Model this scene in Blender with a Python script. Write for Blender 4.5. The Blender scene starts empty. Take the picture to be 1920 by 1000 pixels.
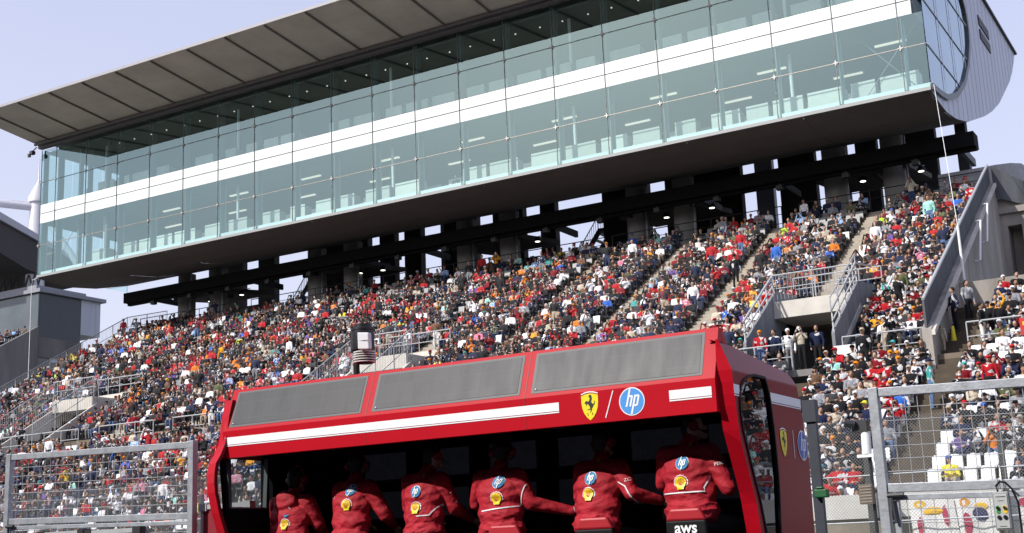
import bpy, bmesh, math, random
import numpy as np
from mathutils import Vector, Matrix, geometry
from mathutils.bvhtree import BVHTree

random.seed(7)
rng = np.random.default_rng(11)
scene = bpy.context.scene
COL = scene.collection

# ------------------------------------------------------------------ camera
# right / down / forward axes of the photograph's camera
CR = Vector((0.85590139, 0.51553205, -0.04073706))
CD = Vector((-0.14575132, 0.16489856, -0.97548194))
CF = Vector((-0.49617472, 0.84085383, 0.21627639))
CAM = Vector((0.0, 0.0, 1.6))
cd = bpy.data.cameras.new('camera')
cd.sensor_width = 36.0
cd.lens = 45.0
cd.clip_start = 0.1
cd.clip_end = 3000
cam = bpy.data.objects.new('camera', cd)
COL.objects.link(cam)
M = Matrix.Identity(4)
for i in range(3):
    M[i][0] = CR[i]; M[i][1] = -CD[i]; M[i][2] = -CF[i]; M[i][3] = CAM[i]
cam.matrix_world = M
scene.camera = cam

def view(p):
    """pixel position (1920 x 1000) and scale of a point: used to choose which spectators show largest"""
    d = Vector(p) - CAM
    z = d.dot(CF)
    if z < 0.1: return (-9e9, -9e9, 0)
    return (960 + 2400*d.dot(CR)/z, 500 + 2400*d.dot(CD)/z, 2400/z)

# ------------------------------------------------------------------ light
SUN_EL, SUN_AZ = math.radians(36.5), math.radians(28)      # azimuth to the left of straight behind the camera
to_sun = Vector((-math.sin(SUN_AZ)*math.cos(SUN_EL), -math.cos(SUN_AZ)*math.cos(SUN_EL), math.sin(SUN_EL)))
sl = bpy.data.lights.new('sun', 'SUN')
sl.energy = 4.6
sl.angle = math.radians(0.5)
sl.color = (1.0, 0.965, 0.91)
so = bpy.data.objects.new('sun', sl)
COL.objects.link(so)
so.rotation_euler = to_sun.to_track_quat('Z', 'Y').to_euler()
so.location = (0, 0, 80)

w = bpy.data.worlds.new('World')
scene.world = w
w.use_nodes = True
nt = w.node_tree
nt.nodes.clear()
out = nt.nodes.new('ShaderNodeOutputWorld')
sky = nt.nodes.new('ShaderNodeTexSky')
sky.sky_type = 'NISHITA'
sky.sun_disc = False
sky.sun_elevation = SUN_EL
sky.sun_rotation = math.atan2(to_sun.x, to_sun.y)
sky.air_density = 1.0; sky.dust_density = 3.0; sky.ozone_density = 1.5
b1 = nt.nodes.new('ShaderNodeBackground'); b1.inputs[1].default_value = 0.05
b2 = nt.nodes.new('ShaderNodeBackground'); b2.inputs[1].default_value = 1.0
# high thin overcast veil: pale lavender, paler towards the horizon, faint cloud mottling
tc = nt.nodes.new('ShaderNodeTexCoord')
sep = nt.nodes.new('ShaderNodeSeparateXYZ')
ramp = nt.nodes.new('ShaderNodeValToRGB')
ramp.color_ramp.elements[0].position = 0.0; ramp.color_ramp.elements[0].color = (0.70, 0.70, 0.81, 1)
ramp.color_ramp.elements[1].position = 0.75; ramp.color_ramp.elements[1].color = (0.40, 0.44, 0.70, 1)
noi = nt.nodes.new('ShaderNodeTexNoise'); noi.inputs['Scale'].default_value = 2.2; noi.inputs['Detail'].default_value = 5
mul = nt.nodes.new('ShaderNodeMath'); mul.operation = 'MULTIPLY_ADD'; mul.inputs[1].default_value = 0.55; mul.inputs[2].default_value = -0.28
addn = nt.nodes.new('ShaderNodeMath'); addn.operation = 'ADD'
nt.links.new(tc.outputs['Generated'], sep.inputs[0])
nt.links.new(tc.outputs['Generated'], noi.inputs['Vector'])
nt.links.new(noi.outputs['Fac'], mul.inputs[0])
nt.links.new(sep.outputs['Z'], addn.inputs[0]); nt.links.new(mul.outputs[0], addn.inputs[1])
nt.links.new(addn.outputs[0], ramp.inputs[0])
nt.links.new(ramp.outputs[0], b2.inputs[0])
nt.links.new(sky.outputs[0], b1.inputs[0])
ash = nt.nodes.new('ShaderNodeAddShader')
nt.links.new(b1.outputs[0], ash.inputs[0]); nt.links.new(b2.outputs[0], ash.inputs[1])
nt.links.new(ash.outputs[0], out.inputs[0])
scene.view_settings.view_transform = 'Standard'
scene.view_settings.look = 'None'
scene.view_settings.exposure = 0
scene.cycles.max_bounces = 8
scene.cycles.transparent_max_bounces = 24

# ------------------------------------------------------------------ materials
MATS = {}
def mat(name, col, rough=0.6, metal=0.0, var=0.12, scale=4.0, bump=0.0, bscale=None, spec=None, coat=0.0, stretch=None, emit=0.0):
    if name in MATS: return MATS[name]
    m = bpy.data.materials.new(name)
    m.use_nodes = True
    t = m.node_tree
    b = t.nodes['Principled BSDF']
    b.inputs['Roughness'].default_value = rough
    b.inputs['Metallic'].default_value = metal
    if spec is not None: b.inputs['Specular IOR Level'].default_value = spec
    if coat: b.inputs['Coat Weight'].default_value = coat; b.inputs['Coat Roughness'].default_value = 0.08
    c = (*col, 1)
    tco = t.nodes.new('ShaderNodeTexCoord')
    src = tco.outputs['Object']
    if stretch:
        mp = t.nodes.new('ShaderNodeMapping'); mp.inputs['Scale'].default_value = stretch
        t.links.new(src, mp.inputs[0]); src = mp.outputs[0]
    if var:
        n = t.nodes.new('ShaderNodeTexNoise'); n.inputs['Scale'].default_value = scale; n.inputs['Detail'].default_value = 6
        n.inputs['Roughness'].default_value = 0.65
        r = t.nodes.new('ShaderNodeValToRGB')
        r.color_ramp.elements[0].position = 0.3; r.color_ramp.elements[1].position = 0.7
        r.color_ramp.elements[0].color = tuple(max(0, x*(1-var)) for x in col) + (1,)
        r.color_ramp.elements[1].color = tuple(min(1, x*(1+var)) for x in col) + (1,)
        t.links.new(src, n.inputs['Vector']); t.links.new(n.outputs['Fac'], r.inputs[0])
        t.links.new(r.outputs[0], b.inputs['Base Color'])
    else:
        b.inputs['Base Color'].default_value = c
    if bump:
        n2 = t.nodes.new('ShaderNodeTexNoise'); n2.inputs['Scale'].default_value = bscale or scale*4; n2.inputs['Detail'].default_value = 4
        bp = t.nodes.new('ShaderNodeBump'); bp.inputs['Strength'].default_value = bump; bp.inputs['Distance'].default_value = 0.02
        t.links.new(src, n2.inputs['Vector']); t.links.new(n2.outputs['Fac'], bp.inputs['Height']); t.links.new(bp.outputs[0], b.inputs['Normal'])
    if emit:
        b.inputs['Emission Color'].default_value = c; b.inputs['Emission Strength'].default_value = emit
    MATS[name] = m
    return m

def glass_mat(name, trans, gloss, fac, rough=0.0, power=0.6):
    """architectural glass: tinted see-through plus mirror reflection that grows at grazing angles"""
    m = bpy.data.materials.new(name); m.use_nodes = True
    t = m.node_tree; t.nodes.clear()
    o = t.nodes.new('ShaderNodeOutputMaterial')
    tr = t.nodes.new('ShaderNodeBsdfTransparent'); tr.inputs[0].default_value = (*trans, 1)
    gl = t.nodes.new('ShaderNodeBsdfGlossy'); gl.inputs[0].default_value = (*gloss, 1); gl.inputs['Roughness'].default_value = rough
    lw = t.nodes.new('ShaderNodeLayerWeight'); lw.inputs[0].default_value = 0.35
    ma = t.nodes.new('ShaderNodeMath'); ma.operation = 'MULTIPLY_ADD'; ma.inputs[1].default_value = power; ma.inputs[2].default_value = fac; ma.use_clamp = True
    mx = t.nodes.new('ShaderNodeMixShader')
    pw = t.nodes.new('ShaderNodeMath'); pw.operation = 'POWER'; pw.inputs[1].default_value = 3.0; t.links.new(lw.outputs['Facing'], pw.inputs[0]); lw.inputs[0].default_value = 0.5; t.links.new(pw.outputs[0], ma.inputs[0]); t.links.new(ma.outputs[0], mx.inputs[0])
    t.links.new(tr.outputs[0], mx.inputs[1]); t.links.new(gl.outputs[0], mx.inputs[2]); t.links.new(mx.outputs[0], o.inputs[0])
    MATS[name] = m
    return m

# ------------------------------------------------------------------ mesh helpers
class MB:
    def __init__(s): s.v = []; s.f = []
    def add(s, vs, fs):
        n = len(s.v); s.v += [tuple(p) for p in vs]; s.f += [tuple(i+n for i in f) for f in fs]; return s
    def hexa(s, p):       # 8 corners, bottom ring then top ring
        return s.add(p, [(3,2,1,0),(4,5,6,7),(0,1,5,4),(1,2,6,5),(2,3,7,6),(3,0,4,7)])
    def box(s, a, b):
        (x0,y0,z0),(x1,y1,z1) = a,b
        return s.hexa([(x0,y0,z0),(x1,y0,z0),(x1,y1,z0),(x0,y1,z0),(x0,y0,z1),(x1,y0,z1),(x1,y1,z1),(x0,y1,z1)])
    def bar(s, p0, p1, wd, ht=None, up=(0,0,1)):
        ht = ht or wd
        p0, p1 = Vector(p0), Vector(p1); d = (p1-p0).normalized(); u = Vector(up)
        if abs(d.dot(u)) > 0.98: u = Vector((0,1,0))
        r = d.cross(u).normalized(); u = r.cross(d)
        r *= wd/2; u *= ht/2
        return s.hexa([p0-r-u, p0+r-u, p1+r-u, p1-r-u, p0-r+u, p0+r+u, p1+r+u, p1-r+u])
    def tube(s, pts, r, n=8, r1=None, cap=True):
        pts = [Vector(p) for p in pts]; rings = []; up = None
        for i, p in enumerate(pts):
            d = (pts[min(i+1, len(pts)-1)] - pts[max(i-1, 0)]).normalized()
            a = Vector((0,0,1)) if abs(d.z) < 0.95 else Vector((1,0,0))
            x = d.cross(a).normalized(); y = x.cross(d)
            rr = r if r1 is None else r + (r1-r)*i/(len(pts)-1)
            rings.append([p + x*rr*math.cos(2*math.pi*k/n) + y*rr*math.sin(2*math.pi*k/n) for k in range(n)])
        vs = [q for rg in rings for q in rg]; fs = []
        for i in range(len(pts)-1):
            for k in range(n):
                a, b = i*n+k, i*n+(k+1)%n
                fs.append((a, b, b+n, a+n))
        if cap: fs.append(tuple(range(n))[::-1]); fs.append(tuple(range((len(pts)-1)*n, len(pts)*n)))
        return s.add(vs, fs)
    def lathe(s, prof, c, n=24):   # prof: (r, z)
        vs = []; fs = []
        for r, z in prof:
            for k in range(n): vs.append((c[0]+r*math.cos(2*math.pi*k/n), c[1]+r*math.sin(2*math.pi*k/n), c[2]+z))
        for i in range(len(prof)-1):
            for k in range(n):
                a, b = i*n+k, i*n+(k+1)%n; fs.append((a, b, b+n, a+n))
        fs.append(tuple(range(n))[::-1]); fs.append(tuple(range((len(prof)-1)*n, len(prof)*n)))
        return s.add(vs, fs)
    def prism(s, poly, ax, lo, hi):   # poly in the two other axes, extruded along ax
        def P(q, t):
            return {0: (t, q[0], q[1]), 1: (q[0], t, q[1]), 2: (q[0], q[1], t)}[ax]
        n = len(poly)
        tri = geometry.tessellate_polygon([[Vector((q[0], q[1], 0)) for q in poly]])
        vs = [P(q, lo) for q in poly] + [P(q, hi) for q in poly]
        fs = [(i, (i+1) % n, (i+1) % n + n, i+n) for i in range(n)]
        for t in tri: fs.append(t); fs.append(tuple(i+n for i in reversed(t)))
        return s.add(vs, fs)
    def face(s, pts): return s.add(pts, [tuple(range(len(pts)))])
    def build(s, name, m, parent=None, label=None, cat=None, group=None, kind=None, smooth=False, bevel=0.0):
        me = bpy.data.meshes.new(name)
        vs = np.array(s.v, dtype=float)
        if parent is None:
            lo, hi = vs.min(0), vs.max(0); org = np.array([(lo[0]+hi[0])/2, (lo[1]+hi[1])/2, lo[2]])
        else:
            p = parent
            while p.parent: p = p.parent
            org = np.array(p.location) if not p.get('_w') else np.array(p['_w'])
        me.from_pydata([tuple(q) for q in vs-org], [], s.f)
        bm = bmesh.new(); bm.from_mesh(me)
        bmesh.ops.recalc_face_normals(bm, faces=bm.faces)
        if bevel:
            es = [e for e in bm.edges if len(e.link_faces) == 2 and e.calc_face_angle(0) > 0.6]
            bmesh.ops.bevel(bm, geom=es, offset=bevel, segments=2, profile=0.5, affect='EDGES', clamp_overlap=True)
        bm.to_mesh(me); bm.free()
        me.materials.append(m)
        if smooth:
            for p in me.polygons: p.use_smooth = True
            try: me.set_sharp_from_angle(angle=math.radians(40))
            except Exception: pass
        o = bpy.data.objects.new(name, me); COL.objects.link(o)
        if parent is None: o.location = org
        else: o.parent = parent
        tag(o, label, cat, group, kind)
        return o

def tag(o, label=None, cat=None, group=None, kind=None):
    if label: o['label'] = label
    if cat: o['category'] = cat
    if group: o['group'] = group
    if kind: o['kind'] = kind
    return o

def thing(name, label, cat, loc=(0,0,0), group=None):
    o = bpy.data.objects.new(name, None); COL.objects.link(o)
    o.location = loc; o.empty_display_size = 0.3
    return tag(o, label, cat, group)

def ordinal(n):
    s = ['zeroth','first','second','third','fourth','fifth','sixth','seventh','eighth','ninth','tenth','eleventh','twelfth','thirteenth','fourteenth','fifteenth',
         'sixteenth','seventeenth','eighteenth','nineteenth','twentieth']
    if n <= 20: return s[n]
    t = {2:'twenty',3:'thirty',4:'forty'}[n//10]
    return t+'-'+s[n%10] if n%10 else t[:-1]+'ieth'

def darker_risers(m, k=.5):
    """step shading put into the colour: upright faces take a darker tone"""
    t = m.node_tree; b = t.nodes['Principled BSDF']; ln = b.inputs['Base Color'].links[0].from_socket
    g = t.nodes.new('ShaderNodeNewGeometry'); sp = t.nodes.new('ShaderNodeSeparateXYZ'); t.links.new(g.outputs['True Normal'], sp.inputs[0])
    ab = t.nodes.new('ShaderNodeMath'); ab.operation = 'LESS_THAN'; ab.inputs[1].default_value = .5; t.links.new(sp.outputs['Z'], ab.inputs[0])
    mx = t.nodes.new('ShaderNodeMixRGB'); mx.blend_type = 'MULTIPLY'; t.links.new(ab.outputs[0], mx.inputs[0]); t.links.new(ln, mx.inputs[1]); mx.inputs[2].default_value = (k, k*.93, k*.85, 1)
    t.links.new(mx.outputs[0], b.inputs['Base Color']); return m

def rand_tone(m, node_type, sock, amt):
    """every pane or panel its own slight tone"""
    t = m.node_tree
    for n in [n for n in t.nodes if n.bl_idname == node_type]:
        i = n.inputs[sock]; hs = t.nodes.new('ShaderNodeHueSaturation'); oi = t.nodes.new('ShaderNodeObjectInfo')
        mr = t.nodes.new('ShaderNodeMapRange'); mr.inputs[3].default_value = 1-amt; mr.inputs[4].default_value = 1+amt*.6
        t.links.new(oi.outputs['Random'], mr.inputs[0]); t.links.new(mr.outputs[0], hs.inputs['Value'])
        if i.links: t.links.new(i.links[0].from_socket, hs.inputs['Color'])
        else: hs.inputs['Color'].default_value = i.default_value[:]
        t.links.new(hs.outputs[0], i)
    return m

# common materials
concrete = mat('concrete', (0.36,0.34,0.31), 0.9, var=0.25, scale=0.9, bump=0.3)
concrete_lt = mat('pale_concrete', (0.55,0.52,0.46), 0.9, var=0.15, scale=1.2, bump=0.2)
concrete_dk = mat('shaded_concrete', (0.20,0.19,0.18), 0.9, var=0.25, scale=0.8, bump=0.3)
steel = mat('galvanised_steel', (0.36,0.38,0.41), 0.5, 0.55, var=0.22, scale=9, bump=0.1)
steel_lt = mat('pale_painted_steel', (0.44,0.455,0.465), 0.45, 0.2, var=0.1, scale=5)
dark_metal = mat('dark_metal', (0.03,0.03,0.033), 0.5, 0.2, var=0.2, scale=3)
black = mat('black_plastic', (0.010,0.010,0.011), 0.6, var=0.2, scale=6, spec=.2)
white_paint = mat('white_paint', (0.80,0.80,0.80), 0.45, var=0.04, scale=3)
# ================================================================== hospitality building above the stand
glass_front = glass_mat('facade_glass', (0.78,0.92,0.915), (0.72,1.0,0.985), 0.21, power=.45)
glass_end = glass_mat('end_glass', (0.62,0.74,0.80), (0.80,0.92,1.0), 0.28)
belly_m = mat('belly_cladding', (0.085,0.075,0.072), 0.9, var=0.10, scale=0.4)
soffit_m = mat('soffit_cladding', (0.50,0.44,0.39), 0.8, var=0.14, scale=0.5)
clad_m = mat('end_cladding', (0.46,0.48,0.56), 0.45, 0.1, var=0.10, scale=0.6, stretch=(1,1,0.08))
band_m = mat('white_fritted_panel', (0.74,0.78,0.78), 0.35, var=0.03, scale=1)
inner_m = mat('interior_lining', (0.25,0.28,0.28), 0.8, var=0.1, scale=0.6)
desk_m = mat('pale_desk', (0.66,0.64,0.58), 0.6, var=0.06, scale=2)
fin_m = mat('glass_fin', (0.12,0.17,0.18), 0.25, var=0.1, scale=2)
rand_tone(glass_front, 'ShaderNodeBsdfGlossy', 0, .16); rand_tone(glass_front, 'ShaderNodeBsdfTransparent', 0, .07); rand_tone(band_m, 'ShaderNodeBsdfPrincipled', 'Base Color', .09); rand_tone(desk_m, 'ShaderNodeBsdfPrincipled', 'Base Color', .25)
XL, XR, YF = -75.15, -11.9, 60.0
Z0, Z1, ZB0, ZBM, ZB1, Z2, ZT = 22.3, 24.5, 26.15, 26.88, 27.55, 29.25, 31.7
B = thing('hospitality_building', 'long glass-fronted hospitality building with overhanging roof hanging above the grandstand', 'building', (-43.5, 70, 18))
# curved underside, given as (Y, z)
BEL = [(60.0,22.12),(61.2,21.95),(63,21.88),(65.4,22.15),(68.5,22.85),(71.2,23.75),(74,24.7),(76.6,25.7),(79.7,27.1),(82.7,28.8),(85,30.1),(86.7,31.3),(88.0,32.4),(88.9,33.25)]
mb = MB()
n = len(BEL); xs = [XL] + [XL + (XR-XL)*i/10 for i in range(1, 10)] + [XR]
for (x0, x1) in zip(xs[:-1], xs[1:]):
    for i in range(n-1):
        a, b = BEL[i], BEL[i+1]
        mb.face([(x0+0.012,a[0],a[1]),(x1-0.012,a[0],a[1]),(x1-0.012,b[0],b[1]),(x0+0.012,b[0],b[1])])
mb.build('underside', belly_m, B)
mb = MB()
mb.box((XL,YF-0.05,22.13),(XR,YF+0.25,22.3))
mb.build('floor_edge', mat('floor_edge', (0.30,0.31,0.31),0.5,var=.05), B)
# end wall with its D shaped window
ARC = [(60.25,22.42),(61.6,22.42),(63.2,22.66),(65.7,23.5),(68.3,24.95),(70.1,26.55),(71.15,28.0),(71.5,29.2),(71.25,30.2),(70.5,31.0),(69.4,31.45),(68,31.6)]
sec = [(60.0,22.12)] + BEL[1:] + [(78.6,33.55),(58.5,33.1),(60.0,31.75)]
outer_up = [(60.0,31.75),(60.0,33.1)]
# wall panel = section minus window, as strips between window arc and section outline
outl = BEL + [(78.6,33.55),(70,33.4),(64,33.25)]
mbw = MB()
def lerp2(a, b, t): return (a[0]+(b[0]-a[0])*t, a[1]+(b[1]-a[1])*t)
def resample(pl, m):
    L = [0]
    for a, b in zip(pl[:-1], pl[1:]): L.append(L[-1]+math.dist(a, b))
    o = []
    for i in range(m):
        t = L[-1]*i/(m-1); k = max(j for j in range(len(L)) if L[j] <= t+1e-9); k = min(k, len(pl)-2)
        o.append(lerp2(pl[k], pl[k+1], (t-L[k])/max(1e-9, L[k+1]-L[k])))
    return o
ra, ro = resample([(60.02,22.3)]+ARC[1:]+[(60.2,31.6)], 60), resample(outl+[(60.02,33.1)], 60)
for i in range(59):
    mbw.hexa([(XR-0.15,*ra[i]),(XR-0.15,*ra[i+1]),(XR-0.15,*ro[i+1]),(XR-0.15,*ro[i]),(XR,*ra[i]),(XR,*ra[i+1]),(XR,*ro[i+1]),(XR,*ro[i])])
endw = mbw.build('end_wall', clad_m, B)
for y in np.arange(61.2, 88.5, 1.25):     # standing seams of the cladding
    zlo = np.interp(y, [p[0] for p in BEL], [p[1] for p in BEL]) + 0.05
    zs = [zlo]
    wa = [p for p in ARC]
    inside = y < 71.4
    ztop = 33.45 if y < 78.6 else 33.55-(y-78.6)*0.03
    if inside:
        zl = np.interp(y, [p[0] for p in ARC[:8]], [p[1] for p in ARC[:8]])
        zu = np.interp(-y, [-p[0] for p in ARC[7:]], [p[1] for p in ARC[7:]]) if y > 68 else 31.7
        segs = [(zlo, zl-0.2), (zu+0.2, ztop)]
    else: segs = [(zlo, ztop)]
    for a, b in segs:
        if b-a > 0.1:
            mb = MB(); mb.box((XR+0.001,y-0.015,a),(XR+0.012,y+0.015,b)); mb.build('cladding_seam', mat('cladding_seam',(0.44,0.46,0.54),0.5,var=0.05), endw)
mb = MB(); mb.add([(XR+0.02,y,z) for y,z in [(60.05,22.42)]+ARC[1:]+[(60.05,31.6)]], [tuple(range(len(ARC)+1))])
mb.build('end_window', glass_end, B)
mb = MB()
for a, b in zip(ra[:-1], ra[1:]): mb.bar((XR+0.06,*a),(XR+0.06,*b),0.30,0.16,up=(1,0,0))
mb.build('window_rim', mat('window_rim',(0.06,0.065,0.07),0.4,var=.05), B)
mb = MB()
for z in (24.5,26.9,29.25):
    yy = np.interp(z,[p[1] for p in ARC[:8]],[p[0] for p in ARC[:8]])
    mb.box((XR+0.03,60.1,z-0.03),(XR+0.06,yy-0.1,z+0.03))
for y in (63.2,66.4,69.4):
    z0 = np.interp(y,[p[0] for p in ARC[:8]],[p[1] for p in ARC[:8]]); mb.box((XR+0.062,y-0.03,z0),(XR+0.08,y+0.03,31.4))
mb.build('window_bar', mat('window_bar',(0.46,0.50,0.56),0.4,var=.05), B)
for k, (y, z) in enumerate([(77.2,31.2),(77.2,30.3)]):
    mb = MB(); mb.box((XR,y-1.5,z-0.3),(XR+0.05,y+1.5,z+0.3))
    fr = mb.build('louvre', dark_metal, B)
    mb = MB()
    for i in range(4): mb.box((XR+0.05,y-1.45,z-0.26+i*0.14),(XR+0.07,y+1.45,z-0.2+i*0.14))
    mb.build('louvre_blade', mat('blade',(0.16,0.17,0.19),0.5,var=.05), fr)
# small drain edge along the end wall top
mb = MB(); mb.bar((XR+0.05,88.95,33.3),(XR+0.05,60,33.62),0.2,0.14); mb.build('roof_edge_trim', dark_metal, B)

# mullion lines
MX = [-29.0+3.18*k for k in range(-14, 6)]
cols = [XL] + MX + [XR]
rows = [(22.32,Z1),(Z1,ZB0),(ZB1,Z2),(Z2,ZT)]
for x0, x1 in zip(cols[:-1], cols[1:]):
    for z0, z1 in rows:
        mb = MB(); mb.face([(x0+0.012,YF,z0+0.012),(x1-0.012,YF,z0+0.012),(x1-0.012,YF,z1-0.012),(x0+0.012,YF,z1-0.012)])
        mb.build('glass_pane', glass_front, B)
for x in [XL+0.05]+MX:
    mb = MB(); mb.box((x-0.018,YF-0.02,22.3),(x+0.018,YF+0.03,ZT)); mb.build('mullion', mat('mullion',(0.10,0.12,0.12),0.4,var=.05), B)
    mb = MB()
    for a, b in ((22.3,ZB0),(ZB1,ZT)): mb.box((x+0.08,YF+0.12,a),(x+0.14,YF+0.55,b))
    mb.build('glass_fin', fin_m, B)
    for z in (Z1, Z2):
        mb = MB(); mb.box((x-0.13,YF-0.06,z-0.035),(x+0.13,YF-0.02,z+0.035)); mb.box((x-0.035,YF-0.061,z-0.13),(x+0.035,YF-0.021,z+0.13))
        mb.build('glass_fitting', mat('fitting',(0.30,0.29,0.28),.4,.5,var=.2), B)
    mb = MB(); mb.tube([(x+0.11,YF+0.62,22.3),(x+0.11,YF+0.62,ZB0)],0.05,8); mb.build('slim_post', steel_lt, B)
for z, hh, m_ in ((Z1,0.018,mat('transom_bronze',(0.30,0.275,0.24),.4,.3,var=.1)),(Z2,0.02,mat('mullion',(0,0,0)))):
    mb = MB(); mb.box((XL,YF-0.018,z-hh),(XR,YF+0.028,z+hh)); mb.build('transom', m_, B)
# white band between the floors, split by a seam, and the sill strip
for a, b in ((ZB0,ZBM-0.03),(ZBM+0.03,ZB1)):
    for x0, x1 in zip(cols[:-1], cols[1:]):
        mb = MB(); mb.box((x0+0.015,YF+0.02,a),(x1-0.015 if x1<XR-0.01 else x1-0.5,YF+0.10,b)); mb.build('white_band', band_m, B)
for x0, x1 in zip(cols[:-1], cols[1:]):
    mb = MB(); mb.box((x0+0.16,YF+0.15,22.3),(x1-0.02,YF+0.2,22.56)); mb.build('sill_strip', band_m, B)
# floors, back walls, ceilings
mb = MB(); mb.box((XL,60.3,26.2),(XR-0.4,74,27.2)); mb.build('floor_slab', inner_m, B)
# tiers of the lower and upper viewing decks
for zb, nm in ((22.3,'lower'),(27.25,'upper')):
    mb = MB()
    for k in range(4): mb.box((XL+0.8,60.9+k*1.9,zb-0.05+k*.5-(.2 if k else 0)),(XR-0.4,62.8+k*1.9,zb+0.02+k*0.5))
    mb.build('viewing_tier', mat('carpet',(0.08,0.09,0.095),0.95,var=.1), B)
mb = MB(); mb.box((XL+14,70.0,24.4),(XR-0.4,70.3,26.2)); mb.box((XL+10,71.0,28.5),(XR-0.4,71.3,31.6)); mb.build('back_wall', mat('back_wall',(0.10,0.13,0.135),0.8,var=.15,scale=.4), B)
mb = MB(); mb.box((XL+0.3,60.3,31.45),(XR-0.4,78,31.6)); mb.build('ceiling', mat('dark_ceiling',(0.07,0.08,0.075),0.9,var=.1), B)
lamp_m = mat('strip_lamp',(1.0,0.90,0.74),0.5,var=0,emit=.75)
spot_m = mat('spot_lamp',(1.0,0.93,0.82),0.5,var=0,emit=1.1)
for i, x in enumerate(np.arange(XL+6, XR-2, 3.18)):
    y = 63.2 if i % 2 else 66.5
    mb = MB(); mb.box((x,y,26.12),(x+1.6,y+0.16,26.195)); mb.build('strip_lamp', lamp_m, B)
    for dx, yy in ((0.4,61.6),(1.9,61.6)):
        mb = MB(); mb.tube([(x+dx,yy,31.40),(x+dx,yy,31.445)],0.045,8); mb.build('ceiling_spot', spot_m, B)
# interior columns
for x in np.arange(XL+5.2, XR-2, 12.72):
    mb = MB(); mb.tube([(x,61.5,22.35),(x,61.5,26.15)],0.09,10); mb.tube([(x,61.5,27.3),(x,61.5,31.4)],0.09,10); mb.build('interior_column', white_paint, B)
# bracing rods in the glazed corners
for xa, xb in ((XL+0.3,XL+3.0),(XR-3.6,XR-0.5)):
    mb = MB(); mb.tube([(xa,61.0,22.4),(xb,61.0,26.1)],0.02,6); mb.tube([(xa,61.02,26.1),(xb,61.02,22.4)],0.02,6); mb.build('brace_rod', steel, B)
for x in (XL+0.9, XL+3.0, XL+5.9): 
    mb = MB(); mb.box((x-0.09,61.0,22.3),(x+0.09,61.3,26.2)); mb.box((x-0.09,61.0,27.2),(x+0.09,61.3,31.5)); mb.build('corner_post', mat('post_grey',(0.16,0.18,0.19),0.5,var=.1), B)
# left end glazing
for z0, z1 in ((22.32,26.15),(27.55,31.6)):
    for y0 in (60.05,62.9,65.75):
        mb = MB(); mb.face([(XL,y0,z0),(XL,y0+2.8,z0),(XL,y0+2.8,z1),(XL,y0,z1)]); mb.build('end_pane', glass_front, B)
mb = MB(); mb.box((XL,60.12,26.15),(XL+0.1,68.6,27.55)); mb.build('white_band', band_m, B)

# roof
RF = thing('overhanging_roof','x','x'); bpy.data.objects.remove(RF)
mb = MB()
prof = [(54.0,32.72),(54.0,32.84),(60,33.35),(78.6,33.62),(88.9,33.34),(88.9,33.27),(78.6,33.5),(61,32.3),(60.0,32.0)]
mb.prism(prof, 0, XL, XR-0.01); roof = mb.build('roof', soffit_m, B)
k = 0
for xx in np.arange(XL+1.65, XR, 3.15):
    mb = MB(); mb.bar((xx,54.06,32.66),(xx,60.0,31.95),0.10,0.12); mb.build('soffit_rib', mat('rib',(0.13,0.115,0.105),0.7,var=.1), roof)
mb = MB(); mb.box((XL,53.94,32.68),(XR,54.0,32.86)); mb.build('roof_fascia', mat('fascia',(0.33,0.32,0.33),0.5,var=.08), roof)
mb = MB(); mb.box((XL+0.1,59.55,31.72),(XR,59.95,31.98)); mb.box((XL+0.1,59.2,31.86),(XR,59.35,32.0)); mb.build('glazing_head', mat('head',(0.12,0.11,0.115),0.6,var=.1), roof)
mb = MB(); mb.box((XL-0.5,59.3,31.35),(XL-0.2,59.6,31.6)); mb.tube([(XL-0.3,59.45,31.6),(XL-0.1,59.6,31.9)],0.05); mb.box((XL-0.75,59.35,31.2),(XL-0.55,59.5,31.45)); mb.build('roof_camera', dark_metal, B)

# columns, dark beam, piers, stairs and lamps below the belly
for x in (-69.3,-66.1,-56.7,-53.5,-44.1,-40.8,-31.7,-28.6,-19.4,-16.1):
    mb = MB(); top = 22.95
    mb.lathe([(0.66,0),(0.66,top-17.2)],(x,69,17.2),20); mb.build('column', mat('column_concrete',(0.30,0.29,0.27),0.85,var=.2,scale=.8,stretch=(1,1,.3)), B, smooth=True)
    mb = MB(); mb.tube([(x+0.75,68.6,17.5),(x+0.75,68.6,22.8)],0.06,8); mb.build('drain_pipe', steel, B)
mb = MB(); mb.box((-72.6,65.8,20.75),(-11.25,66.9,21.5)); mb.box((-72.6,66.2,20.6),(-11.25,66.5,20.75)); mb.build('dark_beam', mat('beam',(0.009,0.009,0.010),0.8,var=.2,spec=.1), B)
for x in np.arange(-70,-13,3.7):
    mb = MB(); mb.box((x,66.0,20.35),(x+.35,66.35,20.6)); mb.box((x+.12,66.15,20.6),(x+.2,66.2,20.75)); mb.build('beam_fixture', dark_metal, B)
for x in np.arange(-71,-12,4.9):
    mb = MB(); mb.box((x-0.1,66.9,20.9),(x+0.1,70.5,21.3)); mb.build('beam_arm', dark_metal, B)
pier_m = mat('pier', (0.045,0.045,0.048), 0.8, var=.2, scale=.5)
SKY_GAPS = [(-75.8,-73.9,21.6),(-70.2,-68.5,21.6),(-66.8,-63.2,17.5),(-57.5,-56.4,21.6),(-55.0,-54.1,21.6),(-52.6,-50.5,17.5),(-47.7,-46.3,20.2),(-43.8,-42.4,21.6),(-41.2,-37.5,17.5),(-34.1,-32.8,17.5),(-27.5,-24.95,17.5),(-22.6,-21.8,17.5),(-20.6,-20.0,21.6),(-18.7,-18.2,19.5)]
edge = -73.9
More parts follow.
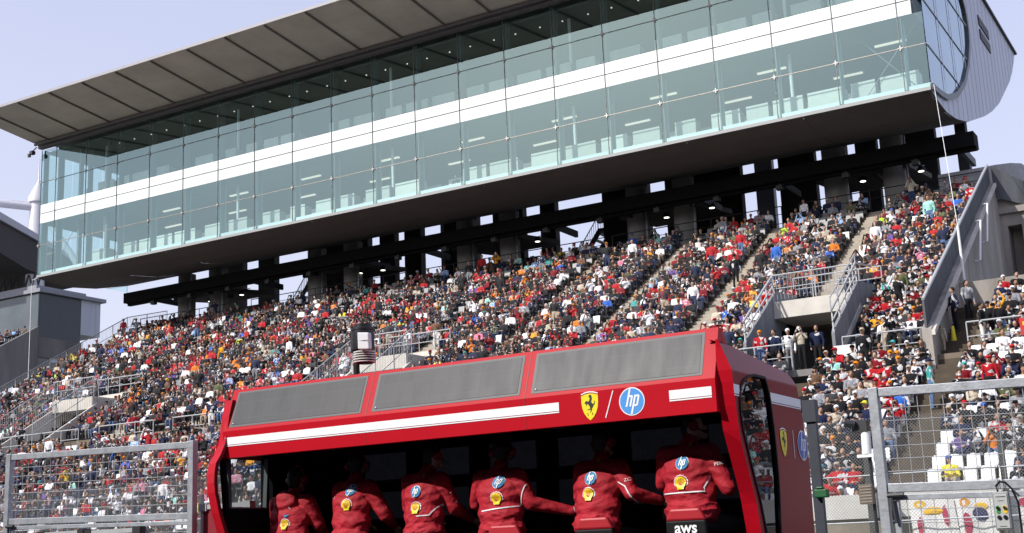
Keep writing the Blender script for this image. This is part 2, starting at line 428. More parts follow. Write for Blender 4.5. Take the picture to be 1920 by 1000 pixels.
for a, b, zl_ in SKY_GAPS[1:] + [(-15.2, None, 0)]:
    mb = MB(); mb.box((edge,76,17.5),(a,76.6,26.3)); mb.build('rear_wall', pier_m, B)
    if b is None: break
    if zl_ > 18: mb = MB(); mb.box((a+.01,76.02,17.5),(b-.01,76.5,zl_)); mb.build('rear_infill', pier_m, B)
    edge = b
mb = MB(); mb.box((-13.95,75.6,16.5),(-13.35,76.3,25.6)); mb.build('rear_post', pier_m, B)
for a, b in ((-27.4,-26.2),(-52.5,-51.4),(-22.55,-22.25)):
    mb = MB(); mb.box((a,78.5,17.5),(b,79,27)); mb.build('rear_panel', mat('rear_panel',(0.34,0.35,0.40),0.6,var=.08), B)
for xc in (-67.7,-55.1,-42.4,-30.1,-17.8):      # concourse ceilings under each pair of columns
    mb = MB(); mb.hexa([(xc-2.6,68.6,21.0),(xc+2.6,68.6,21.0),(xc+2.6,74,21.6),(xc-2.6,74,21.6),(xc-2.6,68.6,21.3),(xc+2.6,68.6,21.3),(xc+2.6,74,21.9),(xc-2.6,74,21.9)])
    mb.build('concourse_ceiling', mat('kiosk',(0.10,0.095,0.09),0.85,var=.25,scale=.6), B)
    mb = MB(); mb.hexa([(xc+.6,72,17.5),(xc+2.4,72,17.5),(xc+2.4,73.5,17.5),(xc+.6,73.5,17.5),(xc+.6,72,20.6),(xc+2.4,72,19.6),(xc+2.4,73.5,19.6),(xc+.6,73.5,20.6)])
    mb.build('concourse_kiosk', mat('kiosk',(0,0,0)), B)
for x, z in ((-63.8,20.67),(-50.95,20.62),(-38.75,20.69),(-29.79,20.74),(-26.86,20.83),(-17.89,20.79),(-14.71,20.77),(-41.8,21.6),(-52.9,20.7),(-66.9,20.6)):
    mb = MB(); mb.lathe([(0.10,0.3),(0.24,0.06),(0.26,0.0)],(x,69,z),12); lo = mb.build('concourse_lamp', dark_metal, B)
    mb = MB(); mb.lathe([(0.16,-0.02),(0.16,-0.01)],(x,69,z),12); mb.build('lamp_lens', mat('lamp_lens',(1,0.95,0.85),0.5,var=0,emit=3.5), lo)
    mb = MB(); mb.bar((x,69,z+0.3),(x,69.9,21.3),0.05); mb.build('lamp_arm', dark_metal, lo)
for xs_ in (-65.6,-39.9):        # steel stairs climbing into the building
    mb = MB()
    for i in range(11):
        mb.box((xs_-1.7+i*0.32,76.8,18.4+i*0.42),(xs_-1.35+i*0.32,78.2,18.46+i*0.42))
    st = mb.build('stair', steel_lt, B)
    mb = MB(); mb.bar((xs_-1.8,76.75,18.2),(xs_+1.8,76.75,22.9),0.08,0.35); mb.bar((xs_-1.8,78.25,18.2),(xs_+1.8,78.25,22.9),0.08,0.35)
    for i in range(22): mb.bar((xs_-1.75+i*0.16,76.72,18.3+i*0.21),(xs_-1.75+i*0.16,76.72,19.4+i*0.21),0.025)
    mb.bar((xs_-1.8,76.72,19.3),(xs_+1.8,76.72,24.0),0.05); mb.build('stair_balustrade', mat('stair_steel',(0.10,0.11,0.13),0.5,.3,var=.1), st)
    mb = MB(); mb.box((xs_+1.7,76.5,22.7),(xs_+3.6,78.5,22.9))
    for i in range(14): mb.bar((xs_+1.75+i*0.14,76.55,22.9),(xs_+1.75+i*0.14,76.55,24.0),0.025)
    mb.bar((xs_+1.7,76.55,24.0),(xs_+3.6,76.55,24.0),0.05); mb.build('stair_landing', mat('stair_steel',(0,0,0)), st)

# desks behind the glass: every one a thing
lab = {'lower': 'pale desk screen behind the glass on the lower floor, {} row from the glass', 'upper': 'pale desk screen behind the glass on the upper floor, {} row from the glass'}
desk_proto = {}
def desk_mesh(wd):
    key = round(wd, 1)
    if key not in desk_proto:
        mb = MB(); mb.box((-wd/2,0,0),(wd/2,0.05,0.95)); mb.box((-wd/2,0.05,0.82),(wd/2,0.65,0.86)); mb.box((wd/2-0.05,0.05,0.0),(wd/2,0.65,0.82))
        me = bpy.data.meshes.new('desk'); me.from_pydata(mb.v, [], mb.f); me.materials.append(desk_m); desk_proto[key] = me; me['w'] = wd
    return desk_proto[key]
rd = random.Random(3)
for fl, zb in (('lower',22.32),('upper',27.27)):
    for row in range(5 if fl == 'lower' else 2):
        x = XL + 4.2 + rd.random()
        while x < XR-2.5:
            wd = rd.choice([1.2,1.6,1.6,1.9])
            if rd.random() < 0.93:
                o = bpy.data.objects.new('desk', desk_mesh(wd)); COL.objects.link(o)
                o.location = (x+wd/2, 61.15+row*1.9, zb+(.42 if row == 0 else .12)+row*0.5)
                tag(o, lab[fl].format(ordinal(row+1)), 'desk', 'desk screens on the %s floor' % fl)
            x += wd + rd.choice([0.25,0.35,0.9])
# ================================================================== grandstand
def zs(k): return 1.75+0.42*k          # step height of row k
def ys(k): return 37+0.75*k            # where that row's spectators sit
NROW = 40
XW = -10.55                            # right side wall of the upper tier
VOM = [(-17.4,-14.0),(-39.6,-36.2),(-61.8,-58.4)]
AISLE_UP = [-16.3,-21.6,-27.0,-32.3,-37.9,-43.4,-48.9,-54.4,-60.1,-65.5,-71.0]
AISLE_LO = [-9.8,-15.0,-20.4,-25.8,-31.2,-37.9,-43.4,-48.9,-54.4,-60.1,-65.5]
XGL, XGR = -73.2, 22.0
G = thing('grandstand', 'huge stepped concrete grandstand filled with spectators below the glass building', 'grandstand', (-35,52,0))
mb = MB()
for k in range(NROW):
    spans = [(XGL, XGR if k <= 20 else XW)]
    if 14 <= k <= 22:
        for a, b in VOM:
            ns = []
            for s0, s1 in spans:
                if b <= s0 or a >= s1: ns.append((s0, s1))
                else: ns += [(s0, a), (b, s1)]
            spans = ns
    for s0, s1 in spans:
        z = zs(k) if k not in (14, 15) else zs(14.5)
        mb.box((s0, ys(k)-0.45, z-0.9), (s1, ys(k)+0.30, z))
mb.box((XGL,67,17.4),(-11,80,17.5))
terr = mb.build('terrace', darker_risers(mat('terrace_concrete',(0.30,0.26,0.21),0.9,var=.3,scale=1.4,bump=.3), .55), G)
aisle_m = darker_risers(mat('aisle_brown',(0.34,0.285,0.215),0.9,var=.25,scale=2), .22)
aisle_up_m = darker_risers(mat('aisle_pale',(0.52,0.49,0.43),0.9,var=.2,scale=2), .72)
for lst, k0, k1 in ((AISLE_LO,0,14),(AISLE_UP,16,NROW)):
    for x in lst:
        mb = MB()
        for k in range(k0, k1):
            if any(a-0.7 < x < b+0.7 for a, b in VOM) and 14 <= k <= 22: continue
            for j in (0, 1):
                mb.box((x-0.6, ys(k)-0.825+0.368*j, zs(k)-0.41), (x+0.6, ys(k)-0.458+(0.375 if j else 0), zs(k)-0.21+(.222 if j else 0)))
        if x == -9.8:
            for k in range(14, 21): 
                for j in (0, 1): mb.box((x-0.6, ys(k)-0.825+0.368*j, zs(k)-0.41), (x+0.6, ys(k)-0.458+(0.375 if j else 0), zs(k)-0.21+(.222 if j else 0)))
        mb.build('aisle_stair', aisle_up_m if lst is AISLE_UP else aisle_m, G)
# front wall with white advertising-height boards
mb = MB(); mb.box((-80,35.95,-0.2),(12,36.4,2.2)); mb.box((-80,36.4,1.2),(12,36.6,1.75)); mb.build('front_wall', mat('front_wall',(0.22,0.19,0.15),0.9,var=.35,scale=.8,bump=.4), G)
bx = -79.5
while bx < 10:
    mb = MB(); mb.box((bx,35.82,2.06),(bx+2.85,35.94,2.72)); mb.build('parapet_board', mat('parapet_board',(0.62,0.61,0.58),0.6,var=.12,scale=1.1), G)
    mb = MB(); mb.box((bx+2.9,35.84,1.9),(bx+3.0,35.92,2.85)); mb.build('board_post', dark_metal, G)
    bx += 3.05
# vomitories (entrance tunnels)
clad_v = mat('tunnel_wall',(0.21,0.22,0.235),0.7,var=.3,spec=.2,scale=1.2,stretch=(1,4,.3))
for a, b in VOM:
    v = None
    mb = MB(); mb.box((a,47.2,7.6),(b,57,7.85)); mb.box((a,56,7.85),(b,56.2,11.0)); v = mb.build('entrance_tunnel', concrete_dk, G)
    for x0, x1 in ((a-0.12,a),(b,b+0.12)):
        mb = MB()
        tall = b > -20
        mb.prism([(47.2,7.7),(57,7.7),(57,11.0),(53.6,11.95),(51.2,11.75),(47.35,9.3),(47.2,9.1)] if tall else [(46.6,7.4),(57,7.4),(57,11.0),(54.2,11.4),(51.2,10.95),(46.7,8.1)],0,x0,x1); mb.build('tunnel_side_wall', clad_v if tall else concrete_lt, v)
        if not tall: continue
        mb = MB(); mb.bar(((x0+x1)/2,47.2,9.95),((x0+x1)/2,51.2,12.5),0.07); mb.bar(((x0+x1)/2,51.2,12.5),((x0+x1)/2,53.6,12.75),0.07); mb.build('wall_capping', steel_lt, v)
        mb = MB(); mb.bar(((x0+x1)/2,47.25,9.55),((x0+x1)/2,51.2,12.05),0.05); mb.build('wall_mid_rail', steel_lt, v)
        for q in range(5): mb = MB(); mb.bar(((x0+x1)/2,47.3+q*.97,8.9+q*.62),((x0+x1)/2,47.3+q*.97,10.0+q*.62),.05); mb.build('rail_post', steel_lt, v)
        mb = MB(); mb.bar((x0+0.06 - (0.08 if x0 < a else -0.08),47.3,8.1),(x0+0.06- (0.08 if x0 < a else -0.08),51.2,10.7),0.03,0.25); mb.build('wall_stripe', concrete_lt, v)
    mb = MB(); mb.box((a+0.002,50.8,10.55),(b-0.002,54.2,11.25)); mb.build('tunnel_roof', concrete_lt, v)
    mb = MB(); mb.box((b-0.5,55.95,9.6),(b-0.1,55.99,9.85)); mb.build('exit_sign', mat('exit_green',(0.02,0.16,0.08),0.5,var=.1), v)
    mb = MB(); mb.box((a,54.2,11.0),(b,54.6,11.85)); mb.build('tunnel_back', concrete_lt, v)
# right side wall of the upper tier, its parapet, end block
wall_m = mat('side_wall_concrete',(0.29,0.265,0.235),0.92,var=.5,scale=.6,bump=.4,stretch=(1,1,.25))
SLP = 0.56
mb = MB()
mb.prism([(46.6,7.0),(66.5,7.0),(66.5,17.0),(63.4,18.0),(46.6,8.75)],0,XW,XW+0.35)
mb.build('side_wall', wall_m, G)
mb = MB(); mb.prism([(46.6,8.8),(63.4,18.05),(63.4,18.85),(46.6,9.75)],0,XW+0.12,XW+0.2); mb.build('parapet_panel', mat('parapet_panel',(0.09,0.097,0.105),0.7,spec=.12,var=.3,scale=.8,stretch=(1,6,.2)), G)
mb = MB(); mb.bar((XW+0.16,46.6,9.82),(XW+0.16,63.4,18.92),0.09); mb.build('parapet_rail', steel_lt, G)
mb = MB(); mb.prism([(46.6,8.5),(63.4,17.8),(63.4,17.97),(46.6,8.68)],0,XW+0.35,XW+0.47); mb.build('wall_string', concrete_lt, G)
mb = MB()
mb.box((XW+0.35,64.0,6),(-9.9,66,17.3)); mb.box((-9.9,64.0,15.9),(-9.1,66,17.3)); mb.box((-9.25,64.0,6),(-9.1,66,15.9)); mb.box((-9.9,65.2,6),(-9.25,65.6,15.9))
mb.box((XW+0.3,63.8,16.5),(-8.95,66.3,16.8)); mb.build('end_block', wall_m, G)
mb = MB(); mb.hexa([(XW+0.3,63.5,17.3),(-8.95,64.0,16.8),(-8.95,64.06,16.8),(XW+0.3,63.56,17.3),(XW+0.3,63.5,18.85),(-8.95,64.0,18.0),(-8.95,64.06,18.0),(XW+0.3,63.56,18.85)]); mb.box((-9.0,64.0,16.8),(-8.95,68,18.05)); mb.build('end_parapet', mat('parapet_panel',(0,0,0)), G)
mb = MB()
pts = [(-13.5,67.2),(-10.6,67.2),(-9.9,67.35),(-9.45,67.8),(-9.35,68.6),(-9.4,72),(-13.5,72)]
mb.prism(pts,2,16.5,19.9); mb.build('stair_core', mat('stair_core',(0.34,0.34,0.36),0.8,var=.15), G)
# low wall and steps between right block and concourse
mb = MB(); mb.box((XW+0.36,52.4,7),(22,52.8,11.3)); mb.build('right_block_wall', wall_m, G)

# ------------------------------------------------ railings
def railing(label, pts, h=1.05, step=1.5, bars=0.0, mids=(0.5,), m=steel_lt, group=None, r=0.025):
    base = Vector(pts[0]); t = thing('metal_railing', label, 'railing', base, group)
    mb = MB(); bb = MB(); done = False
    for a, b in zip(pts[:-1], pts[1:]):
        a, b = Vector(a), Vector(b); L = (b-a).length; up = Vector((0,0,h))
        mb.tube([a+up, b+up], r*1.2, 6)
        for q in mids: mm = MB(); mm.tube([a+up*q, b+up*q], r*0.8, 6); mm.build('mid_rail', m, t)
        n = max(1, int(round(L/step)))
        for i in range(n+1):
            p = a.lerp(b, i/n)
            if (a is not None) and (i or not done): mp = MB(); mp.tube([p, p+up], r, 6); mp.build('post', m, t)
        done = True
        if bars:
            n = int(L/bars)
            for i in range(n+1): p = a.lerp(b, i/n); bb.tube([p+Vector((0,0,.1)), p+up], 0.010, 4)
    mb.build('top_rail', m, t)
    if bb.v: bb.build('balusters', m, t)
    return t
zc = zs(14.5)
railing('long pale railing in front of the walkway, right of the pit stand', [(-13.6,47.15,zc),(-10.6,47.15,zc)])
railing('short pale railing in front of the walkway beside the right-hand stairway', [(-9.1,47.15,zc),(-7.2,47.15,zc)])
railing('pale railing in front of the entrance tunnel nearest the right end', [(-20.0,47.15,zc),(-15.6,47.15,zc)])
railing('pale railing along the walkway at the far left of the stand', [(-62,47.15,zc),(-55.2,47.15,zc)])
railing('pale railing along the walkway above the left mesh fence', [(-53.6,47.15,zc),(-49.6,47.15,zc)], mids=(0.5,))
railing('pale railing along the walkway just left of the pit stand', [(-48.2,47.15,zc),(-44.2,47.15,zc)])
railing('pale railing low on the stand behind the right mesh fence', [(-9.0,36.75,1.75),(-2,36.75,1.75)], h=1.0)
for i, (a, b) in enumerate(VOM):
    nm = ['nearest the right end', 'behind the weather instrument', 'at the far left'][i]
    railing('barred railing across the top of the entrance tunnel ' + nm, [(a,50.9,11.25),(b,50.9,11.25)], h=1.15, step=1.7, bars=0.16)
    railing('railing one row above the entrance tunnel ' + nm, [(a-0.2,54.3,11.85),(b+0.3,54.3,11.85)], h=1.0, step=0.9)
    if i: 
        railing('sloping barred rail left of the entrance tunnel ' + nm, [(a-0.06,46.7,8.1),(a-0.06,51.2,10.95)], h=1.55, step=1.6, bars=0.15)
        railing('sloping barred rail right of the entrance tunnel ' + nm, [(b+0.06,46.7,8.1),(b+0.06,51.2,10.95)], h=1.55, step=1.6, bars=0.15)
    else:
        railing('sloping rail on the side wall right of the entrance tunnel nearest the right end', [(b+0.06,47.2,9.9),(b+0.06,51.2,12.3)], h=0.55, step=1.2, mids=())
railing('tall barred railing climbing the far left edge of the stand', [(-73.0,50.0,zs(17)),(-73.0,66.6,zs(39.5)),(-69.5,67.2,zs(39.8))], h=1.5, step=1.6, bars=0.14, m=steel)
for x0, x1, w_ in ((-72,-62,'far left columns'),(-61,-47.5,'second pair of columns'),(-46,-33,'middle pair of columns'),(-32.5,-22,'fourth pair of columns'),(-21,-11.2,'right-hand pair of columns')):
    railing('dark railing behind the top row in front of the ' + w_, [(x0,66.95,zs(39)),(x1,66.95,zs(39))], h=1.5, m=dark_metal, step=2.0, mids=(0.35,0.7))
for (y, ) in ((57.2,),(59.4,)):
    k = (y-37)/0.75; z = zs(k)+0.75
    mb = MB(); mb.tube([(XW+0.42,y,z+1.0),(XW+0.62,y,z+1.0),(XW+0.62,y-1.2,z-1.0),(XW+0.42,y-1.2,z-1.0)],0.045,8)
    mb.build('wall_handrail', white_paint, None, 'bent white handrail on the concrete side wall, %s one' % ('lower' if y < 58 else 'upper'), 'handrail')
# cable and pole at both ends of the building
t = thing('lightning_cable_pole','white pole on the concrete side wall with a thin cable up to the building corner','pole',(XW+0.5,52.7,8))
mb = MB(); mb.tube([(XW+0.5,52.7,8.5),(XW+0.5,52.7,13.7)],0.07,10,0.05); mb.build('pole', white_paint, t)
mb = MB(); mb.tube([(XW+0.5,52.7,13.7),(XR+0.15,60,22.35)],0.013,6); mb.build('cable', white_paint, t)
t = thing('lightning_cable_pole','slim pole and cable dropping from the left corner of the building','pole',(XL-0.4,60,12))
mb = MB(); mb.tube([(XL-0.35,59.9,12.5),(XL-0.35,59.9,14.6)],0.10,10); mb.build('pole', white_paint, t)
mb = MB(); mb.tube([(XL-0.35,59.9,14.6),(XL-0.4,59.9,21.6),(XL-0.3,59.9,22.0),(XL+0.1,60,22.1)],0.025,6); mb.build('cable', white_paint, t)

# ------------------------------------------------ seats
def seat_arrays():
    mb = MB()
    mb.hexa([(-0.215,-0.27,0.36),(0.215,-0.27,0.36),(0.20,0.12,0.33),(-0.20,0.12,0.33),(-0.215,-0.27,0.43),(0.215,-0.27,0.43),(0.20,0.12,0.39),(-0.20,0.12,0.39)])
    mb.hexa([(-0.205,0.10,0.36),(0.205,0.10,0.36),(0.205,0.155,0.36),(-0.205,0.155,0.36),(-0.195,0.20,0.80),(0.195,0.20,0.80),(0.195,0.245,0.80),(-0.195,0.245,0.80)])
    mb.box((-0.03,-0.02,0.0),(0.03,0.08,0.35))
    return mb
seat_mb = seat_arrays()
bm = bmesh.new()
me_seat = bpy.data.meshes.new('stadium_seat'); me_seat.from_pydata(seat_mb.v, [], seat_mb.f)
bm.from_mesh(me_seat); bmesh.ops.recalc_face_normals(bm, faces=bm.faces)
bmesh.ops.bevel(bm, geom=list(bm.edges), offset=0.022, segments=2, profile=0.5, affect='EDGES', clamp_overlap=True)
bm.to_mesh(me_seat); bm.free()
for p in me_seat.polygons: p.use_smooth = True
seat_white = mat('seat_plastic',(0.74,0.75,0.74),0.4,var=.06,scale=3)
me_seat.materials.append(seat_white)

SEATS = []      # (k, x, y, z, block name, nth from the stairway)
def blocks(aisles, left, right):
    e = sorted([left-0.6] + [a for a in aisles] + [right+0.6])
    return [(e[i]+0.5, e[i+1]-0.5, e[i], e[i+1]) for i in range(len(e)-1)]
for k in range(NROW):
    if k in (14, 15): 
        if True: bl = [(-8.9, 21.5, -9.8, 22)]
    elif k < 14: bl = blocks(AISLE_LO, XGL+0.4, 21.5)
    else: bl = blocks(AISLE_UP, XGL+0.4, XW-0.2) + ([(-8.9, 21.5, -9.8, 22)] if k <= 20 else [])
    for a, b, ea, eb in bl:
        nseat = int((b-a)/0.5)
        if nseat < 1: continue
        off = (b-a-nseat*0.5)/2
        for i in range(nseat):
            x = a+off+0.25+i*0.5
            if 14 <= k <= 22 and any(va-0.4 < x < vb+0.4 for va, vb in VOM): continue
            if k == 23 and any(va-0.2 < x < vb+0.2 for va, vb in VOM): continue
            px, py, s = view((x, ys(k), zs(k)+0.9))
            if px < -160: continue
            SEATS.append((k, x, ys(k), zs(k) if k not in (14,15) else zs(k), ea, eb, i, nseat, px, py, s))
# ================================================================== people
def ellip(bm, c, r, rot=None):
    res = bmesh.ops.create_icosphere(bm, subdivisions=2, radius=1.0)
    Mx = Matrix.Translation(Vector(c)) @ (rot.to_matrix().to_4x4() if rot else Matrix.Identity(4)) @ Matrix.Diagonal((*r, 1))
    bmesh.ops.transform(bm, matrix=Mx, verts=res['verts'])
def capsule(bm, p0, r0, p1, r1):
    p0, p1 = Vector(p0), Vector(p1)
    for p, r in ((p0, r0), (p1, r1)):
        res = bmesh.ops.create_icosphere(bm, subdivisions=2, radius=r)
        bmesh.ops.translate(bm, vec=p, verts=res['verts'])
    d = p1-p0; L = d.length
    if L < 1e-4: return
    res = bmesh.ops.create_cone(bm, cap_ends=True, segments=12, radius1=r0, radius2=r1, depth=L)
    q = d.to_track_quat('Z', 'Y')
    bmesh.ops.transform(bm, matrix=Matrix.Translation((p0+p1)/2) @ q.to_matrix().to_4x4(), verts=res['verts'])
def prim_dist(P, pr):
    if pr[0] == 'c':
        _, p0, r0, p1, r1, reg = pr
        a, b = np.array(p0), np.array(p1); d = b-a; L2 = max(d@d, 1e-9)
        t = np.clip(((P-a)@d)/L2, 0, 1)
        return np.linalg.norm(P-(a+t[:,None]*d), axis=1) - (r0+(r1-r0)*t)
    _, c, r, reg = pr[:4]
    r = np.array(r); q = (P-np.array(c))
    if len(pr) > 4 and pr[4]: q = q @ np.array(pr[4].to_matrix())
    return (np.linalg.norm(q/r, axis=1)-1)*r.min()
def body_mesh(prims, voxel, ratio=None, smooth=1, extra_boxes=()):
    """one continuous skin grown around limbs; returns mesh data and a region number per face"""
    bm = bmesh.new()
    for p in prims:
        if p[0] == 'c': capsule(bm, *p[1:5])
        else: ellip(bm, p[1], p[2], p[4] if len(p) > 4 else None)
    me = bpy.data.meshes.new('tmp'); bm.to_mesh(me); bm.free()
    o = bpy.data.objects.new('tmp', me); COL.objects.link(o)
    m = o.modifiers.new('r', 'REMESH'); m.mode = 'VOXEL'; m.voxel_size = voxel
    if smooth: s = o.modifiers.new('s', 'SMOOTH'); s.iterations = smooth; s.factor = 0.5
    if ratio: d = o.modifiers.new('d', 'DECIMATE'); d.ratio = ratio
    dg = bpy.context.evaluated_depsgraph_get()
    res = bpy.data.meshes.new_from_object(o.evaluated_get(dg))
    bpy.data.objects.remove(o); bpy.data.meshes.remove(me)
    ctr = np.array([p.center for p in res.polygons])
    D = np.stack([prim_dist(ctr, p) for p in prims])
    regs = np.array([p[5] if p[0] == 'c' else p[3] for p in prims])
    return res, regs[D.argmin(0)]

SKIN, TOP, LEGS, HAIR, SHOE, ACC = range(6)
def pose_prims(kind, hat):
    P = []
    c = lambda a, ra, b, rb, g: P.append(('c', a, ra, b, rb, g))
    e = lambda p, r, g, rot=None: P.append(('e', p, r, g, rot))
    stand = kind.startswith('stand')
    if stand:
        hip, chest, neck, head = (0,0,.92), (0,-.01,1.27), (0,.0,1.46), (0,-.015,1.62)
        for s in (-1, 1):
            c((.09*s,0,.90),.095,(.10*s,-.01,.50),.065,LEGS); c((.10*s,-.01,.50),.062,(.11*s,.02,.10),.045,LEGS)
            c((.11*s,.03,.05),.045,(.12*s,-.13,.04),.04,SHOE)
        e((0,0,.95),(.165,.115,.14),LEGS)
    else:
        lean = {'sit':0, 'lean':.22, 'phone':.04, 'cross':-.02, 'wave':0, 'turn':.05}[kind]
        hip, chest, neck, head = (0,.02,.50), (0,.03-lean*.65,.78-lean*.12), (0,.03-lean*1.05,.985-lean*.22), (0,.0-lean*1.3,1.135-lean*.28)
        for s in (-1, 1):
            c((.09*s,.0,.50),.09,(.12*s,-.40,.52),.065,LEGS); c((.12*s,-.40,.51),.062,(.12*s,-.36,.10),.045,LEGS)
            c((.12*s,-.36,.05),.045,(.13*s,-.51,.04),.04,SHOE)
        e((0,.02,.49),(.17,.13,.11),LEGS)
    hx = .04 if kind == 'turn' else 0
    head = (head[0]+hx, head[1], head[2])
    e(((hip[0]+chest[0])/2,(hip[1]+chest[1])/2,(hip[2]+chest[2])/2+.02),(.155,.115,.22),TOP)
    e(chest,(.19,.125,.20),TOP)
    c((-.14,chest[1]+.01,chest[2]+.12),.075,(.14,chest[1]+.01,chest[2]+.12),.075,TOP)
    c((0,chest[1],chest[2]+.12),.06,neck,.052,SKIN)
    e(head,(.078,.098,.118),SKIN); e((head[0],head[1]-.095,head[2]-.02),(.015,.022,.025),SKIN)
    for s in (-1, 1): e((head[0]+.032*s,head[1]-.088,head[2]+.02),(.012,.012,.008),HAIR)
    # hair or cap
    if hat == 'hair':
        e((head[0],head[1]+.022,head[2]+.035),(.088,.098,.10),HAIR)
    elif hat == 'long':
        e((head[0],head[1]+.025,head[2]+.03),(.09,.10,.105),HAIR); c((head[0],head[1]+.07,head[2]-.02),.07,(head[0],head[1]+.08,head[2]-.17),.06,HAIR)
    elif hat == 'cap':
        e((head[0],head[1]+.005,head[2]+.05),(.092,.108,.085),HAIR); e((head[0],head[1]-.135,head[2]+.045),(.07,.075,.014),HAIR)
    elif hat == 'hood':
        e((head[0],head[1]+.03,head[2]+.02),(.105,.11,.125),TOP); e((head[0],head[1]-.06,head[2]-.01),(.066,.06,.09),SKIN)
    elif hat == 'mask':
        e((head[0],head[1]+.022,head[2]+.035),(.088,.098,.10),HAIR); e((head[0],head[1]-.06,head[2]-.045),(.062,.052,.05),ACC)
    sh = [( .195*s, chest[1]+.0, chest[2]+.11) for s in (-1,1)]
    T = TOP
    if kind in ('sit','turn'): el = [(.255*s, chest[1]-.07, chest[2]-.16) for s in (-1,1)]; ha = [(.09*s, -.26, .62) for s in (-1,1)]
    elif kind == 'lean': el = [(.24*s, chest[1]-.14, chest[2]-.14) for s in (-1,1)]; ha = [(.05*s, chest[1]-.33, chest[2]-.10) for s in (-1,1)]
    elif kind in ('phone','stand_phone'): el = [(.26*s, chest[1]-.16, chest[2]-.04) for s in (-1,1)]; ha = [(.06*s, head[1]-.24, head[2]-.03) for s in (-1,1)]
    elif kind == 'cross': el = [(.25*s, chest[1]-.08, chest[2]-.15) for s in (-1,1)]; ha = [(-.07*s, chest[1]-.19, chest[2]-.10) for s in (-1,1)]
    elif kind == 'wave': el = [(-.25,chest[1]-.08,chest[2]-.15),(.30,chest[1]-.05,chest[2]+.26)]; ha = [(-.09,-.26,.62),(.18,chest[1]-.07,chest[2]+.48)]
    elif kind == 'stand': el = [(.25*s, .0, 1.10) for s in (-1,1)]; ha = [(.23*s, -.08, .86) for s in (-1,1)]
    elif kind == 'stand_walk': el = [(.25*s, .07*s, 1.10) for s in (-1,1)]; ha = [(.22*s, -.10+.08*s, .88) for s in (-1,1)]
    for i in (0, 1):
        c(sh[i],.066,el[i],.05,T); c(el[i],.05,ha[i],.036,T)
        d = (Vector(ha[i])-Vector(el[i])).normalized(); h = Vector(ha[i])
        c(tuple(h+d*.02),.036,tuple(h+d*.09),.032,SKIN)
    if kind in ('phone','stand_phone'): e((0,head[1]-.30,head[2]-.02),(.05,.03,.055),ACC)
    return P

POSES = ['sit','lean','phone','cross','wave','turn','stand','stand_walk','stand_phone']
HATS = ['hair','cap','long','mask','hood']
TOPS = {'black':(.012,.012,.014),'dark grey':(.05,.05,.055),'navy':(.015,.022,.06),'white':(.80,.80,.81),'cream':(.50,.44,.34),'red':(.42,.012,.018),'dark red':(.20,.008,.016),
        'grey':(.25,.26,.28),'orange':(.72,.20,.015),'amber':(.75,.33,.02),'teal':(.05,.30,.28),'mint':(.35,.68,.60),'blue':(.03,.13,.50),'light blue':(.30,.45,.70),'yellow':(.75,.65,.06),
        'pink':(.62,.20,.30),'purple':(.14,.08,.28),'olive':(.10,.11,.05),'brown':(.14,.08,.045),'lime':(.45,.70,.04)}
TOPW = {'black':50,'dark grey':10,'navy':15,'white':13,'cream':3,'red':8,'dark red':6,'grey':6,'orange':1.5,'amber':1.2,'teal':.9,'mint':.6,'blue':1.3,'light blue':1.3,'yellow':.5,'pink':.7,'purple':.9,'olive':1.5,'brown':2.5,'lime':.25}
LEGC = {'black':(.012,.012,.014),'dark blue':(.03,.045,.10),'blue denim':(.09,.15,.28),'grey':(.20,.20,.21),'beige':(.42,.35,.26),'white':(.66,.65,.63)}
LEGW = {'black':45,'dark blue':18,'blue denim':14,'grey':9,'beige':9,'white':4}
HATC = {'black':(.012,.012,.012),'white':(.75,.75,.75),'red':(.45,.012,.02),'orange':(.78,.25,.012),'navy':(.015,.02,.06),'grey':(.22,.22,.23),'beige':(.45,.38,.28),'teal':(.06,.38,.35),'blue':(.03,.12,.45),'yellow':(.78,.70,.05)}
HATW = {'black':22,'white':27,'red':19,'orange':9,'navy':10,'grey':5,'beige':5,'teal':2.5,'blue':2.5,'yellow':1}
HAIRC = {'black':(.010,.009,.009),'dark brown':(.025,.015,.010),'brown':(.07,.035,.018)}
SKINC = [(.42,.245,.165),(.36,.20,.13),(.46,.29,.205)]
pr = random.Random(21)
def pick(d): 
    ks = list(d); return pr.choices(ks, [d[k] for k in ks])[0]
def person_spec(kind=None):
    s = {}
    s['kind'] = kind or pr.choices(POSES, [34,20,14,14,2.0,12,2.2,0.4,0.9])[0]
    s['hat'] = pr.choices(HATS, [30,44,9,12,4])[0]
    s['top'] = pick(TOPW); s['legs'] = pick(LEGW)
    s['hc'] = pick(HATW) if s['hat'] == 'cap' else pr.choices(list(HAIRC), [7,3,1])[0]
    s['skin'] = pr.randrange(3); s['yaw'] = pr.gauss(0, .22) + (0.12); s['sc'] = pr.uniform(.92, 1.06)
    return s

def cluster(s, x, k):
    """friends in the same team colours sit together"""
    a = math.sin(x*.55+k*.8)+math.sin(x*.23-k*.45+2)+math.sin(x*1.1+k*.3+4)*.6
    if a > 1.25 and pr.random() < .24: s['top'] = 'red'; s['hc'] = 'red' if s['hat'] == 'cap' and pr.random() < .6 else s['hc']
    elif a < -1.75 and pr.random() < .30: s['top'] = pr.choice(['orange','black','navy']); s['hc'] = 'orange' if s['hat'] == 'cap' else s['hc']
    elif -.25 < a < .05 and pr.random() < .4: s['top'] = pr.choice(['navy','black'])
    return s
